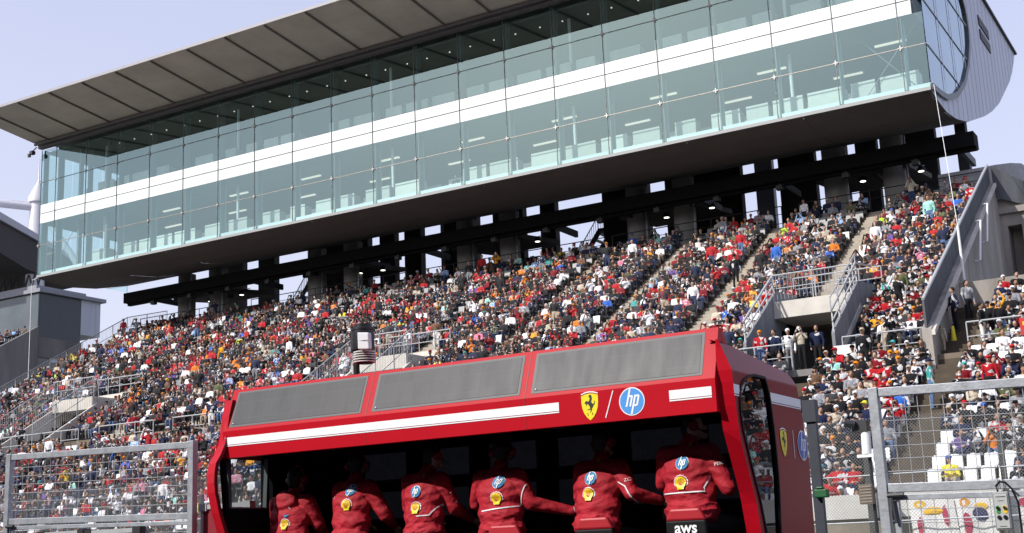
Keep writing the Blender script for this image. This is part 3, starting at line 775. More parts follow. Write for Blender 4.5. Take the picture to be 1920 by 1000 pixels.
# --- who sits where
occ = []
VOLUME = {}
for (k, x, y, z, ea, eb, i, nseat, px, py, s) in SEATS:
    p = 0.965
    if k < 7 and x > -9.3: p = 0.42 if k < 6 else .7
    elif k < 5: p = 0.72
    elif k < 9: p = 0.86
    if k >= 33: p = 0.86
    if k >= 36 : p = 0.62
    h = math.sin(x*0.9+k*1.7)*math.sin(x*0.37-k*0.6)
    if h > 0.88: p *= .6
    if random.random() < p: occ.append((k, x, y, z, ea, eb, i, nseat, px, py, s))
POD_PX = [(395,1000),(430,735),(1335,613),(1352,637),(1490,705),(1530,1000)]
def in_poly(px, py, poly):
    c = False; j = len(poly)-1
    for i in range(len(poly)):
        xi, yi = poly[i]; xj, yj = poly[j]
        if (yi > py) != (yj > py) and px < (xj-xi)*(py-yi)/(yj-yi)+xi: c = not c
        j = i
    return c
def shows(px, py): return 4 < px < 1916 and 40 < py < 985 and not in_poly(px, py, POD_PX)
vis = [o for o in occ if shows(o[8], o[9])]
vis.sort(key=lambda o: -o[10])
near = vis[:240]; near_set = set((o[0], o[1]) for o in near)

MESHES = {}
def person_mesh(kind, hat):
    key = (kind, hat)
    if key in MESHES: return MESHES[key]
    me, reg = body_mesh(pose_prims(kind, hat), .020, None, 2)
    me.name = 'person'
    hairfaces = None
    for i in range(6): me.materials.append(None)
    me.polygons.foreach_set('material_index', reg.astype(np.int32))
    me.polygons.foreach_set('use_smooth', np.ones(len(me.polygons), dtype=bool))
    # hair / cap becomes a child mesh of its own
    def sub(keep, nm):
        bm = bmesh.new(); bm.from_mesh(me)
        bmesh.ops.delete(bm, geom=[f for f in bm.faces if not keep(f.material_index)], context='FACES')
        m2 = bpy.data.meshes.new(nm)
        if len(bm.faces) == 0: bm.free(); return None
        if nm != 'person':
            for v in bm.verts: v.co += v.normal*0.004
        bm.to_mesh(m2); bm.free()
        for i in range(6): m2.materials.append(None)
        for p in m2.polygons: p.use_smooth = True
        return m2
    child = sub(lambda q: q == HAIR, 'cap' if hat == 'cap' else 'hair')
    MESHES[key] = (me, child)
    return MESHES[key]
def cm(pfx, nm, c, rough=.85):
    new = pfx+' '+nm not in MATS
    m = mat(pfx+' '+nm, c, rough, var=.30, scale=14, bump=.5, bscale=22, spec=.2)
    if new and pfx == 'top':      # printed panels and open zips: a second colour in irregular patches
        t = m.node_tree; b = t.nodes['Principled BSDF']; ln = b.inputs['Base Color'].links[0].from_socket
        v = t.nodes.new('ShaderNodeTexVoronoi'); v.inputs['Scale'].default_value = 7.0
        g = t.nodes.new('ShaderNodeNewGeometry'); oi = t.nodes.new('ShaderNodeObjectInfo')
        tc_ = t.nodes.new('ShaderNodeTexCoord'); ad = t.nodes.new('ShaderNodeVectorMath'); t.links.new(tc_.outputs['Object'], ad.inputs[0]); t.links.new(oi.outputs['Location'], ad.inputs[1]); t.links.new(ad.outputs[0], v.inputs['Vector'])
        sp_ = t.nodes.new('ShaderNodeSeparateColor'); t.links.new(v.outputs['Color'], sp_.inputs[0])
        lt = t.nodes.new('ShaderNodeMath'); lt.operation = 'LESS_THAN'; t.links.new(sp_.outputs[0], lt.inputs[0])
        ml = t.nodes.new('ShaderNodeMath'); ml.operation = 'MULTIPLY'; t.links.new(oi.outputs['Random'], ml.inputs[0]); ml.inputs[1].default_value = .32; t.links.new(ml.outputs[0], lt.inputs[1])
        mx = t.nodes.new('ShaderNodeMixRGB'); t.links.new(lt.outputs[0], mx.inputs[0]); t.links.new(ln, mx.inputs[1])
        mx.inputs[2].default_value = (.55,.55,.55,1) if sum(c) < .8 else (.04,.04,.06,1)
        t.links.new(mx.outputs[0], b.inputs['Base Color'])
    return m
def place_person(s, loc, yaw, label, group, sc=1.0):
    me, child = person_mesh(s['kind'], s['hat'])
    mats = [cm('skin', str(s['skin']), SKINC[s['skin']], .6), cm('top', s['top'], TOPS[s['top']]), cm('trousers', s['legs'], LEGC[s['legs']]),
            cm('cap', s['hc'], HATC[s['hc']]) if s['hat'] == 'cap' else cm('hair', s['hc'], HAIRC[s['hc']], .6), cm('shoe', 'dark', (.03,.03,.03)), cm('mask', 'white', (.7,.72,.74)) if s['hat']=='mask' else cm('phone','black',(.01,.01,.012),.3)]
    o = bpy.data.objects.new('person', me); COL.objects.link(o)
    o.location = loc; o.rotation_euler = (0,0,yaw); o.scale = (sc,)*3
    obs = [o]
    if child:
        ch = bpy.data.objects.new(child.name.split('.')[0], child); COL.objects.link(ch); ch.parent = o; obs.append(ch)
    for q in obs:
        for i, m in enumerate(mats): q.material_slots[i].link = 'OBJECT'; q.material_slots[i].material = m
    tag(o, label, 'person', group)
    return o
NUMW = ['zero','one','two','three','four','five','six','seven','eight','nine','ten','eleven','twelve','thirteen']
def block_name(ea, eb):
    if ea >= -10.2: return 'right of right stairs'
    if eb >= -10: return 'left of right stairs'
    if eb > -16: return 'two stairways from right'
    if ea < -60: return 'far left block'
    if ea < -54: return 'behind left fence'
    if ea < -48: return 'above left fence'
    if ea < -43: return 'left of pit stand'
    if ea < -37: return 'second block left of centre'
    return 'above stand roof, stairway %d' % (int((-9-ea)/5.4)+1)
used_labels = {}
def uniq(label, n):
    used_labels[label] = used_labels.get(label, 0)+1
    return label
def describe(s):
    t = {'hood':'hooded '}.get(s['hat'], '')
    a = '%s%s top' % (t, s['top'])
    if s['hat'] == 'cap': h = '%s cap' % s['hc']
    elif s['hat'] == 'long': h = 'long hair'
    elif s['hat'] == 'mask': h = 'white mask'
    else: h = 'dark hair' if s['hat'] == 'hair' else ''
    return 'in ' + a + (' and ' + h if h else '')
POSEW = {'sit':'seated','lean':'leaning forward','phone':'with hands raised to face','cross':'with arms crossed','wave':'with one arm raised','turn':'sitting','stand':'standing','stand_walk':'walking','stand_phone':'standing with camera'}
for (k, x, y, z, ea, eb, i, nseat, px, py, s_) in near:
    s = cluster(person_spec(), x, k)
    lab_ = '%s, row %d, seat %d %s' % (describe(s), k+1, i+1, block_name(ea, eb))
    stand = s['kind'].startswith('stand')
    if s['hat'] == 'hair': lab_ = lab_.replace(' and dark hair', '')
    place_person(s, (x, y+(-.25 if stand else 0), z), s['yaw'], lab_, 'spectators seated in the grandstand', s['sc'])

# people standing or walking on the walkway and stairs, placed by hand
W = [  # x, y, pose, hat, top, legs, hat/hair colour, yaw, label
 (-14.75,47.75,'stand','hair','navy','black','black',.15,'man in navy pullover standing at the mouth of the entrance tunnel'),
 (-12.6,46.9,'stand_walk','hair','black','black','black',1.2,'person in black with bag walking down beside the walkway railing'),
 (-12.2,48.0,'stand','hair','cream','beige','brown',-.9,'broad man in beige jacket standing by the walkway railing'),
 (-11.8,47.3,'stand_phone','hair','black','black','black',.4,'person in black padded jacket with camera below the man in beige'),
 (-10.15,47.9,'stand','cap','cream','beige','teal',2.6,'child in tan jacket and teal cap on the right-hand stairway'),
 (-16.9,47.4,'stand','cap','red','blue denim','orange',.3,'person in red team jacket standing left of the tunnel mouth'),
 (-16.4,47.6,'stand','hair','navy','black','black',-.2,'person in dark blue jacket standing inside the tunnel mouth'),
 (-15.9,47.8,'stand','cap','white','grey','white',.5,'person in white jacket and white cap at the tunnel mouth'),
 (-17.6,46.6,'stand','long','black','black','dark brown',.6,'woman with long hair in black standing beside tunnel side wall'),
 (-15.3,47.5,'stand_phone','mask','cream','black','black',.1,'masked person in pale jacket standing in front of the tunnel'),
 (-9.75,43.5,'stand','cap','teal','blue denim','navy',1.9,'man in grey-green shirt and jeans standing on the lower stairway'),
 (-8.6,47.4,'stand','hair','black','white','black',1.5,'person in black top and white trousers standing at the top of the right stairs'),
 (-8.0,47.5,'stand','hair','black','blue denim','black',.7,'person in black top and jeans standing beside the white trousers'),
 (-7.2,48.3,'stand_walk','hair','white','beige','black',1.2,'person in white tee shirt walking along the right-hand walkway'),
 (-9.9,49.4,'stand_walk','hair','navy','black','dark brown',-1.0,'man in dark navy jacket climbing the stairs beside the side wall'),
 (-9.6,50.6,'stand','long','grey','black','black',.8,'woman in grey with backpack on the upper right stairs'),
 (-46.4,46.2,'stand_phone','hair','black','grey','black',.5,'person in black standing just left of the pit stand roof'),
 (-60.4,47.6,'stand','cap','black','black','black',.3,'man in black cap standing alone behind the far left railing'),
 (-51.8,47.9,'stand','hair','dark red','black','black',.5,'person in dark red standing on the left walkway'),
 (-53.5,56.2,'stand','cap','amber','dark blue','black',.1,'person in amber jacket standing high among the left crowd'),
 (-45.4,47.0,'stand','hair','navy','white','black',.3,'person in navy with white trousers on the left walkway'),
 (-11.3,63.4,'stand','hair','red','blue denim','black',2.9,'person in red top standing near the top of the side wall'),
 (-10.9,65.0,'stand','cap','dark red','black','white',.6,'person in dark red at the very top behind the parapet'),
 (-21.6,57.9,'stand_walk','hair','black','black','black',3.0,'person in black climbing the upper stairs right of centre'),
 (-52.9,46.3,'stand','cap','navy','black','white',.2,'person in navy vest and white cap standing above the left fence'),
]
for (x, y, kd, ht, tp, lg, hc, yw, lb) in W:
    k = (y-37)/.75
    z = zs(14.5) if 46.9 <= y <= 48.6 else zs(round(k))
    if 46.9 <= y <= 48.6: z = zs(14.5)
    elif x == -9.75 or abs(x+9.8) < .5: z = zs(math.floor(k+.6)) 
    if lb.endswith('behind the parapet'): z = 17.5-.2
    sc = .72 if lb.startswith('child') else 1.0
    place_person({'kind':kd,'hat':ht,'top':tp,'legs':lg,'hc':hc,'skin':pr.randrange(3)}, (x,y,z), yw, lb, 'people on the walkways and stairs', sc)

# people behind the glass
for i, (x, row, fl, tp) in enumerate([(-13.6,1,0,'white'),(-16.2,1,0,'black'),(-17.1,1,0,'black'),(-20.6,0,0,'cream'),(-24.4,1,0,'white'),(-27.8,1,0,'black'),(-33.5,1,0,'black'),(-40.2,0,0,'black'),(-44.0,1,0,'red'),(-49.0,0,0,'black'),(-72.2,0,1,'black'),(-46.3,1,1,'dark red'),(-58.5,1,0,'navy'),(-31,0,0,'grey'),(-14.6,2,0,'navy'),(-18.3,2,0,'white'),(-22.0,1,0,'black'),(-23.1,2,0,'dark red'),(-26.2,2,0,'navy'),(-29.6,1,0,'white'),(-35.4,2,0,'dark red'),(-37.9,1,0,'navy'),(-42.2,2,0,'white'),(-47.1,1,0,'black'),(-51.6,1,0,'white'),(-54.9,2,0,'black'),(-61.7,1,0,'dark red'),(-64.5,2,0,'black')]):
    st = fl == 1
    wh = ordinal(i+1)
    place_person({'kind':'stand' if st else 'sit','hat':'hair','top':tp,'legs':'black','hc':'black','skin':0}, (x, 61.95+1.9*row, (27.3 if fl else 22.45)+.5*row), 0,
      'person in %s %s behind the %s floor glass, glass column %d from left' % (tp, 'standing' if st else 'sitting', 'upper' if fl else 'lower', int((x+75)/3.18)+1), 'guests behind the glass')

# --- seats: the nearest 300 in view as things, the rest as one object
SV = [s for s in SEATS if shows(s[8], s[9])]
occk = set((o[0], o[1]) for o in occ)
SV.sort(key=lambda o: -(o[10] + (7 if (o[0], o[1]) not in occk else 0)))
for s in SV[:300]:
    o = bpy.data.objects.new('stadium_seat', me_seat); COL.objects.link(o); o.location = (s[1], s[2], s[3])
    tag(o, 'white plastic stadium seat fixed to a concrete step of the stand', 'seat', 'white stadium seats')
ind = set((s[0], s[1]) for s in SV[:300])

def mass_object(name, blocks_, m, label, cat):
    """blocks_: list of (verts Nx3, faces (list of index arrays by size) , colours per face) joined into one mesh"""
    nv = sum(len(b[0]) for b in blocks_)
    V = np.concatenate([b[0] for b in blocks_]); 
    off = np.cumsum([0]+[len(b[0]) for b in blocks_[:-1]])
    F = np.concatenate([b[1]+o_ for b, o_ in zip(blocks_, off)])
    Cc = np.concatenate([b[2] for b in blocks_])
    me = bpy.data.meshes.new(name)
    me.vertices.add(len(V)); me.vertices.foreach_set('co', V.astype(np.float32).ravel())
    nf, k = F.shape
    me.loops.add(nf*k); me.loops.foreach_set('vertex_index', F.astype(np.int32).ravel())
    me.polygons.add(nf); me.polygons.foreach_set('loop_start', np.arange(0, nf*k, k, dtype=np.int32))
    me.polygons.foreach_set('use_smooth', np.ones(nf, dtype=bool))
    me.update(calc_edges=True)
    at = me.attributes.new('tint', 'FLOAT_COLOR', 'FACE')
    at.data.foreach_set('color', np.concatenate([Cc, np.ones((nf,1))], 1).astype(np.float32).ravel())
    me.materials.append(m)
    o = bpy.data.objects.new(name, me); COL.objects.link(o)
    return tag(o, label, cat, None, 'stuff')
def tint_mat(name, rough):
    m = bpy.data.materials.new(name); m.use_nodes = True; t = m.node_tree; b = t.nodes['Principled BSDF']
    a = t.nodes.new('ShaderNodeAttribute'); a.attribute_name = 'tint'
    n = t.nodes.new('ShaderNodeTexNoise'); n.inputs['Scale'].default_value = 9; n.inputs['Detail'].default_value = 3
    g = t.nodes.new('ShaderNodeTexCoord'); t.links.new(g.outputs['Object'], n.inputs['Vector'])
    mx = t.nodes.new('ShaderNodeMixRGB'); mx.blend_type = 'MULTIPLY'; mx.inputs[0].default_value = .5
    t.links.new(a.outputs['Color'], mx.inputs[1]); t.links.new(n.outputs['Fac'], mx.inputs[2]); 
    hs = t.nodes.new('ShaderNodeHueSaturation'); hs.inputs['Value'].default_value = 1.32; t.links.new(mx.outputs[0], hs.inputs['Color'])
    t.links.new(hs.outputs[0], b.inputs['Base Color']); b.inputs['Roughness'].default_value = rough
    return m
def tri_arrays(me):
    me.calc_loop_triangles()
    V = np.zeros(len(me.vertices)*3, dtype=np.float32); me.vertices.foreach_get('co', V)
    T = np.zeros(len(me.loop_triangles)*3, dtype=np.int32); me.loop_triangles.foreach_get('vertices', T)
    PI_ = np.zeros(len(me.loop_triangles), dtype=np.int32); me.loop_triangles.foreach_get('polygon_index', PI_)
    return V.reshape(-1,3), T.reshape(-1,3), PI_
# seats mass (simple 18-face seat)
sv = np.array(seat_mb.v); sf = np.array([f for f in seat_mb.f])
bl = []
for s in SEATS:
    if (s[0], s[1]) in ind: continue
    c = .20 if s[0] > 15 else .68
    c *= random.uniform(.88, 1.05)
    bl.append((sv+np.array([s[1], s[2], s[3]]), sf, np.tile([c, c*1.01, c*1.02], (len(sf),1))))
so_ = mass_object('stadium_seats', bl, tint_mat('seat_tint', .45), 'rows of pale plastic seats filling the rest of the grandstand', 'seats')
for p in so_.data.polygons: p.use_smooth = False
# crowd mass
LOW = {}
for kd in POSES:
    for ht in HATS:
        me, reg = body_mesh(pose_prims(kd, ht), .034, .20, 1)
        V, T, PI_ = tri_arrays(me); LOW[(kd, ht)] = (V, T, reg[PI_]); bpy.data.meshes.remove(me)
bl = []
acc_noise = rng.random(6000)
def crowd_add(x, y, z, s):
    V, T, R_ = LOW[(s['kind'], s['hat'])]
    a = s['yaw']; ca, sa = math.cos(a), math.sin(a)
    V2 = V*s['sc']; V2 = np.stack([V2[:,0]*ca-V2[:,1]*sa, V2[:,0]*sa+V2[:,1]*ca, V2[:,2]], 1) + np.array([x, y, z])
    pal = np.array([SKINC[s['skin']], TOPS[s['top']], LEGC[s['legs']], HATC[s['hc']] if s['hat'] == 'cap' else HAIRC[s['hc']], (.03,.03,.03), (.7,.72,.74) if s['hat'] == 'mask' else (.02,.02,.02)])
    cf = pal[R_].copy()
    if s['kind'] and s['top'] not in ('white','cream') and random.random() < .55:      # lanyards, logos, open jackets over a shirt
        sel = (R_ == TOP) & (acc_noise[:len(R_)] < random.uniform(.04,.22)); cf[sel] = random.choice([(.6,.6,.6),(.6,.6,.6),(.02,.02,.02),(.4,.02,.02)])
    cf *= (.75 + .5*acc_noise[::-1][:len(R_)])[:,None]
    bl.append((V2, T, cf))
for (k, x, y, z, ea, eb, i, nseat, px, py, s_) in occ:
    if (k, x) in near_set: continue
    s = cluster(person_spec(), x, k); st = s['kind'].startswith('stand')
    crowd_add(x + random.uniform(-.05,.05), y + (-.25 if st else random.uniform(-.05,.05)), z, s)
for i in range(46):                     # the end of the crowd in the neighbouring stand
    s = person_spec('sit'); y = random.uniform(76, 79.3); crowd_add(random.uniform(-108,-100.3), y, 21.4+(y-76)*.5, s)
mass_object('crowd', bl, tint_mat('crowd_tint', .85), 'dense crowd of spectators filling the upper rows of the grandstand', 'crowd')
# ================================================================== red pit wall stand
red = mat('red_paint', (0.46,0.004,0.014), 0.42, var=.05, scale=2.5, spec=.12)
red_shaded = mat('red_shaded_paint', (0.22,0.006,0.018), 0.30, var=.06, scale=2, spec=.10)  # same red as the canopy, darkened: the end panel's shade put into the colour
red_dk = mat('red_inner', (0.16,0.006,0.010), 0.5, var=.08)
inner_blk = mat('inner_black', (0.006,0.006,0.007), 0.8, var=.2, spec=.08)
stripe_w = mat('stripe_white', (0.86,0.86,0.87), 0.4, var=.02)
blue_logo = mat('logo_blue', (0.07,0.30,0.72), 0.4, var=.02)
blue_patch = mat('patch_blue', (0.03,0.22,0.46), 0.7, var=.05)
yellow_logo = mat('logo_yellow', (0.86,0.70,0.015), 0.4, var=.03)
logo_black = mat('logo_black', (0.015,0.015,0.015), 0.5, var=.05)
XA, XB = -9.50, -3.985
P = thing('pit_wall_stand', 'long glossy red team stand with dark roof windows on the pit wall', 'pit stand', ((XA+XB)/2, 10.8, 0))
FB, FK, FT = (10.0,2.655), (10.0,2.935), (10.17,3.385)
mb = MB()
mb.prism([FB,FK,FT,(10.24,3.385),(10.45,3.12),(11.6,2.98),(11.6,2.92),(10.40,3.06),(10.22,3.28),(10.09,2.93),(10.09,2.655)],0,XA,XB)
can = mb.build('canopy', red, P)
mb = MB(); mb.prism([(10.092,2.66),(10.092,2.925),(10.215,3.27),(10.39,3.055),(11.55,2.915),(11.55,2.89),(10.38,3.02),(10.22,3.2),(10.11,2.66)],0,XA+.02,XB-.02); mb.build('canopy_lining', inner_blk, can)
def slope_pt(x, t, off=0.003):      # point on the sloping upper band, t from 0 (kink) to 1 (top)
    y = FK[0]+(FT[0]-FK[0])*t; z = FK[1]+(FT[1]-FK[1])*t
    nrm = Vector((0, -(FT[1]-FK[1]), FT[0]-FK[0])).normalized()
    return (x, y+nrm.y*off, z+nrm.z*off)
# dark tinted roof windows with their faint cell grid
wm = bpy.data.materials.new('roof_window_tint'); wm.use_nodes = True; t = wm.node_tree; b = t.nodes['Principled BSDF']
tcn = t.nodes.new('ShaderNodeTexCoord'); mp = t.nodes.new('ShaderNodeMapping'); mp.inputs['Rotation'].default_value = (math.radians(90),0,0); mp.inputs['Scale'].default_value = (1,1,1)
br = t.nodes.new('ShaderNodeTexBrick'); br.offset = 0; br.inputs['Scale'].default_value = 1.0; br.inputs['Brick Width'].default_value = 0.187; br.inputs['Row Height'].default_value = 0.17; br.inputs['Mortar Size'].default_value = 0.0035
br.inputs['Color1'].default_value = (.062,.062,.064,1); br.inputs['Color2'].default_value = (.068,.068,.070,1); br.inputs['Mortar'].default_value = (.078,.078,.080,1)
t.links.new(tcn.outputs['Object'], mp.inputs[0]); t.links.new(mp.outputs[0], br.inputs['Vector']); nz_ = t.nodes.new('ShaderNodeTexNoise'); nz_.inputs['Scale'].default_value = 3.2; nz_.inputs['Detail'].default_value = 6
mp2 = t.nodes.new('ShaderNodeMapping'); mp2.inputs['Scale'].default_value = (3.0,1,.8); t.links.new(tcn.outputs['Object'], mp2.inputs[0]); t.links.new(mp2.outputs[0], nz_.inputs['Vector'])
mr_ = t.nodes.new('ShaderNodeMapRange'); mr_.inputs[1].default_value = .3; mr_.inputs[2].default_value = .7; mr_.inputs[3].default_value = .88; mr_.inputs[4].default_value = 1.10; t.links.new(nz_.outputs['Fac'], mr_.inputs[0])
hs_ = t.nodes.new('ShaderNodeHueSaturation'); t.links.new(mr_.outputs[0], hs_.inputs['Value']); t.links.new(br.outputs['Color'], hs_.inputs['Color']); t.links.new(hs_.outputs[0], b.inputs['Base Color'])
rr_ = t.nodes.new('ShaderNodeMapRange'); rr_.inputs[3].default_value = .30; rr_.inputs[4].default_value = .55; t.links.new(nz_.outputs['Fac'], rr_.inputs[0]); t.links.new(rr_.outputs[0], b.inputs['Roughness'])
b.inputs['Roughness'].default_value = .42; b.inputs['Specular IOR Level'].default_value = .22
rim_m = mat('window_gasket', (0.055,0.055,0.058), .5, var=.05)
for x0, x1 in ((-9.42,-7.70),(-7.565,-5.885),(-5.765,-4.10)):
    mb = MB(); mb.face([slope_pt(x0,.08),slope_pt(x1,.08),slope_pt(x1-.0,.93),slope_pt(x0,.93)])
    wn = mb.build('roof_window', rim_m, can)
    mb = MB(); mb.face([slope_pt(x0+.028,.13,.006),slope_pt(x1-.028,.13,.006),slope_pt(x1-.028,.885,.006),slope_pt(x0+.028,.885,.006)])
    mb.build('tinted_panel', wm, wn)
    mb = MB(); mb.lathe([(.007,0),(.007,.006)],(0,0,0),8); 
    q = slope_pt(x0+.05,.16,.012); mb2 = MB(); mb2.box((q[0]-.006,q[1]-.004,q[2]-.006),(q[0]+.006,q[1]+.004,q[2]+.006)); mb2.build('stud', stripe_w, wn)
mb = MB()
for x in (-7.63,-5.825):
    mb.box((x-.003,9.9975,2.66),(x+.003,10.0,2.932)); a, c_ = slope_pt(x,0,.0025), slope_pt(x,1,.0025)
    mb.face([(x-.003,a[1],a[2]),(x+.003,a[1],a[2]),(x+.003,c_[1],c_[2]),(x-.003,c_[1],c_[2])])
mb.build('panel_joint', red_dk, can)
for x0, x1 in ((-9.47,-5.475),(-4.405,-4.02)):
    mb = MB(); mb.face([(x0,9.996,2.792),(x1,9.996,2.792),(x1,9.996,2.868),(x0,9.996,2.868)])
    mb.face([(x0,9.996,2.775),(x1,9.996,2.775),(x1,9.996,2.786),(x0,9.996,2.786)])
    mb.build('white_stripe', stripe_w, can)

# --- flat emblems, drawn as polygons in (u, v)
def poly_faces(poly):
    tri = geometry.tessellate_polygon([[Vector((p[0], p[1], 0)) for p in poly]])
    return [tuple(t) for t in tri]
HORSE_PX = [(343,284),(350,268),(362,260),(370,258),(380,268),(387,290),(388,312),(380,332),(377,348),(388,362),(400,374),(412,366),(417,352),(411,336),(418,333),(426,352),(422,372),(410,388),(402,395),(396,412),(380,425),(384,440),(376,452),(364,470),(354,474),(358,464),(368,448),(360,440),(340,441),(318,440),(320,433),(345,433),(360,426),(356,405),(346,392),(338,378),(322,366),(312,372),(316,388),(310,392),(302,374),(306,359),(290,364),(286,355),(300,337),(318,330),(336,342),(350,330),(356,312),(360,296),(352,291)]
HORSE = [((x-356)/215.0, (400-y)/215.0) for x, y in HORSE_PX]
SHIELD = [(-.5,.60),(-.25,.68),(0,.71),(.25,.68),(.5,.60),(.5,.25),(.46,-.05),(.36,-.32),(.20,-.55),(0,-.72),(-.20,-.55),(-.36,-.32),(-.46,-.05),(-.5,.25)]
def circle(r, n=40): return [(r*math.cos(2*math.pi*i/n), r*math.sin(2*math.pi*i/n)) for i in range(n)]
def shear(pl, k=.27): return [(x+k*y, y) for x, y in pl]
def h_p_shapes():
    # slanted lower-case h and p whose stems run out to the rim of the disc
    st = .105
    h1 = shear([(-.40,-.36),(-.40+st*1.35,-.36),(-.40+st*1.35,.90),(-.40,.90)])
    h2 = shear([(-.40+st*1.3,.30),(-.40+st*1.3,.44),(-.08,.44),(.0,.40),(.03,.32),(.03,-.36),(-.11,-.36),(-.11,.24),(-.13,.30)])
    p1 = shear([(.12,-.90),(.12+st*1.35,-.90),(.12+st*1.35,.44),(.12,.44)])
    p2 = shear([(.12+st*1.3,.44),(.44,.44),(.52,.40),(.55,.32),(.55,-.24),(.52,-.32),(.44,-.36),(.12+st*1.3,-.36),(.12+st*1.3,-.23),(.39,-.23),(.41,-.20),(.41,.28),(.39,.31),(.12+st*1.3,.31)])
    out = []
    for pl in (h1, h2, p1, p2):
        out.append([(x, y) if math.hypot(x, y) < .93 else (x*.93/math.hypot(x, y), y*.93/math.hypot(x, y)) for x, y in pl])
    return out
def shell_shape(r=1.0, n=9):
    pts = []
    for i in range(n*4+1):
        a = math.radians(205 - 230*i/(n*4))
        rr = r*(.93+.07*abs(math.sin(math.pi*i/4)))
        pts.append((rr*math.cos(a), rr*math.sin(a)*.97+.05))
    pts += [(.62,-.55),(.55,-.62),(.50,-.95),(-.50,-.95),(-.55,-.62),(-.62,-.55)]
    return pts
class Surf:
    """maps a flat drawing onto a surface: flat frame, or dropped onto a body along +Y"""
    def __init__(s, o, U, V, n, bvh=None): s.o, s.U, s.V, s.n, s.bvh = Vector(o), Vector(U), Vector(V), Vector(n), bvh
    def pt(s, u, v, off):
        p = s.o + s.U*u + s.V*v
        if s.bvh:
            hit = s.bvh.ray_cast(Vector((p.x, 9.0, p.z)), Vector((0,1,0)), 3.0)
            if hit[0] is not None: return hit[0] + Vector((0,-1,0))*off*1.6 + hit[1]*off*.6
            return None
        return p + s.n*off
def draw(surf, polys, name, m, parent, off, fine=None, label=None):
    bm = bmesh.new()
    for pl in polys:
        vs = [bm.verts.new((p[0], p[1], 0)) for p in pl]
        for f in poly_faces(pl):
            try: bm.faces.new([vs[i] for i in f])
            except ValueError: pass
    if fine:
        for _ in range(6):
            long = [e for e in bm.edges if e.calc_length() > fine]
            if not long: break
            bmesh.ops.subdivide_edges(bm, edges=long, cuts=1)
            bmesh.ops.triangulate(bm, faces=[f for f in bm.faces if len(f.verts) > 3])
    mb = MB(); idx = {}
    for v in bm.verts:
        q = surf.pt(v.co.x, v.co.y, off)
        if q is not None: idx[v] = len(mb.v); mb.v.append(tuple(q))
    for f in bm.faces:
        if all(v in idx for v in f.verts): mb.f.append(tuple(idx[v] for v in f.verts))
    bm.free()
    if not mb.f: return None
    return mb.build(name, m, parent, label)
def stroke(pts, wd):
    L, R_ = [], []
    for i, p in enumerate(pts):
        a, b_ = pts[max(i-1,0)], pts[min(i+1,len(pts)-1)]
        d = Vector((b_[0]-a[0], b_[1]-a[1])).normalized(); nn = Vector((-d.y, d.x))*wd/2
        L.append((p[0]+nn.x, p[1]+nn.y)); R_.append((p[0]-nn.x, p[1]-nn.y))
    return [[L[i], L[i+1], R_[i+1], R_[i]] for i in range(len(pts)-1)]
def text_polys(txt, size, surf, name, m, parent, off, fine=None, bold=0.0):
    cu = bpy.data.curves.new('t', 'FONT'); cu.body = txt; cu.size = size; cu.align_x = 'CENTER'; cu.align_y = 'CENTER'; cu.offset = bold; cu.fill_mode = 'FRONT'; cu.resolution_u = 4
    o = bpy.data.objects.new('t', cu); COL.objects.link(o)
    me = bpy.data.meshes.new_from_object(o.evaluated_get(bpy.context.evaluated_depsgraph_get()))
    bpy.data.objects.remove(o)
    bm = bmesh.new(); bm.from_mesh(me); bmesh.ops.triangulate(bm, faces=bm.faces)
    mb = MB(); ok = {}
    for v in bm.verts:
        q = surf.pt(v.co.x, v.co.y, off)
        if q is not None: ok[v] = len(mb.v); mb.v.append(tuple(q))
    for f in bm.faces:
        if all(v in ok for v in f.verts): mb.f.append(tuple(ok[v] for v in f.verts))
    bm.free(); bpy.data.meshes.remove(me)
    return mb.build(name, m, parent) if mb.f else None
def shield(surf, s, parent):
    S = lambda pl: [(x*s, y*s) for x, y in pl]
    sh = draw(surf, [S([(x*1.0, y) for x, y in SHIELD])], 'shield_emblem', yellow_logo, parent, .002)
    draw(surf, [S([(-.5,.66),(-.25,.735),(0,.765),(.25,.735),(.5,.66),(.5,.72),(.25,.80),(0,.83),(-.25,.80),(-.5,.72)])], 'shield_top_bar', stripe_w, parent, .002)
    draw(surf, [S([(x*.95, y*.95+.02) for x, y in HORSE])], 'rearing_horse', logo_black, sh, .004)
    for tx, u in (('S', -.13), ('F', .14)):
        text_polys(tx, .20*s, Surf(surf.o+surf.U*(u*s)+surf.V*(-.40*s), surf.U, surf.V, surf.n, surf.bvh), 'shield_letter', logo_black, sh, .004)
def disc(surf, r, parent, blue, name='round_logo', fine=None, ring=.92, off=.002):
    sc = lambda pl, q=1: [(x*r*q, y*r*q) for x, y in pl]
    d = draw(surf, [sc(circle(1))], name, stripe_w, parent, off, fine)
    draw(surf, [sc(circle(ring))], 'logo_field', blue, d, off*2, fine)
    draw(surf, [sc(pl) for pl in h_p_shapes()], 'logo_letters', stripe_w, d, off*3, fine)
    return d
fr = Surf((-5.165,9.998,2.80),(1,0,0),(0,0,1),(0,-1,0))
shield(fr, .165, can)
draw(Surf((-4.975,9.998,2.806),(1,0,0),(0,0,1),(0,-1,0)), stroke([(-.042,-.115),(.042,.115)], .009), 'slash_mark', stripe_w, can, .002)
disc(Surf((-4.757,9.998,2.81),(1,0,0),(0,0,1),(0,-1,0)), .122, can, blue_logo)

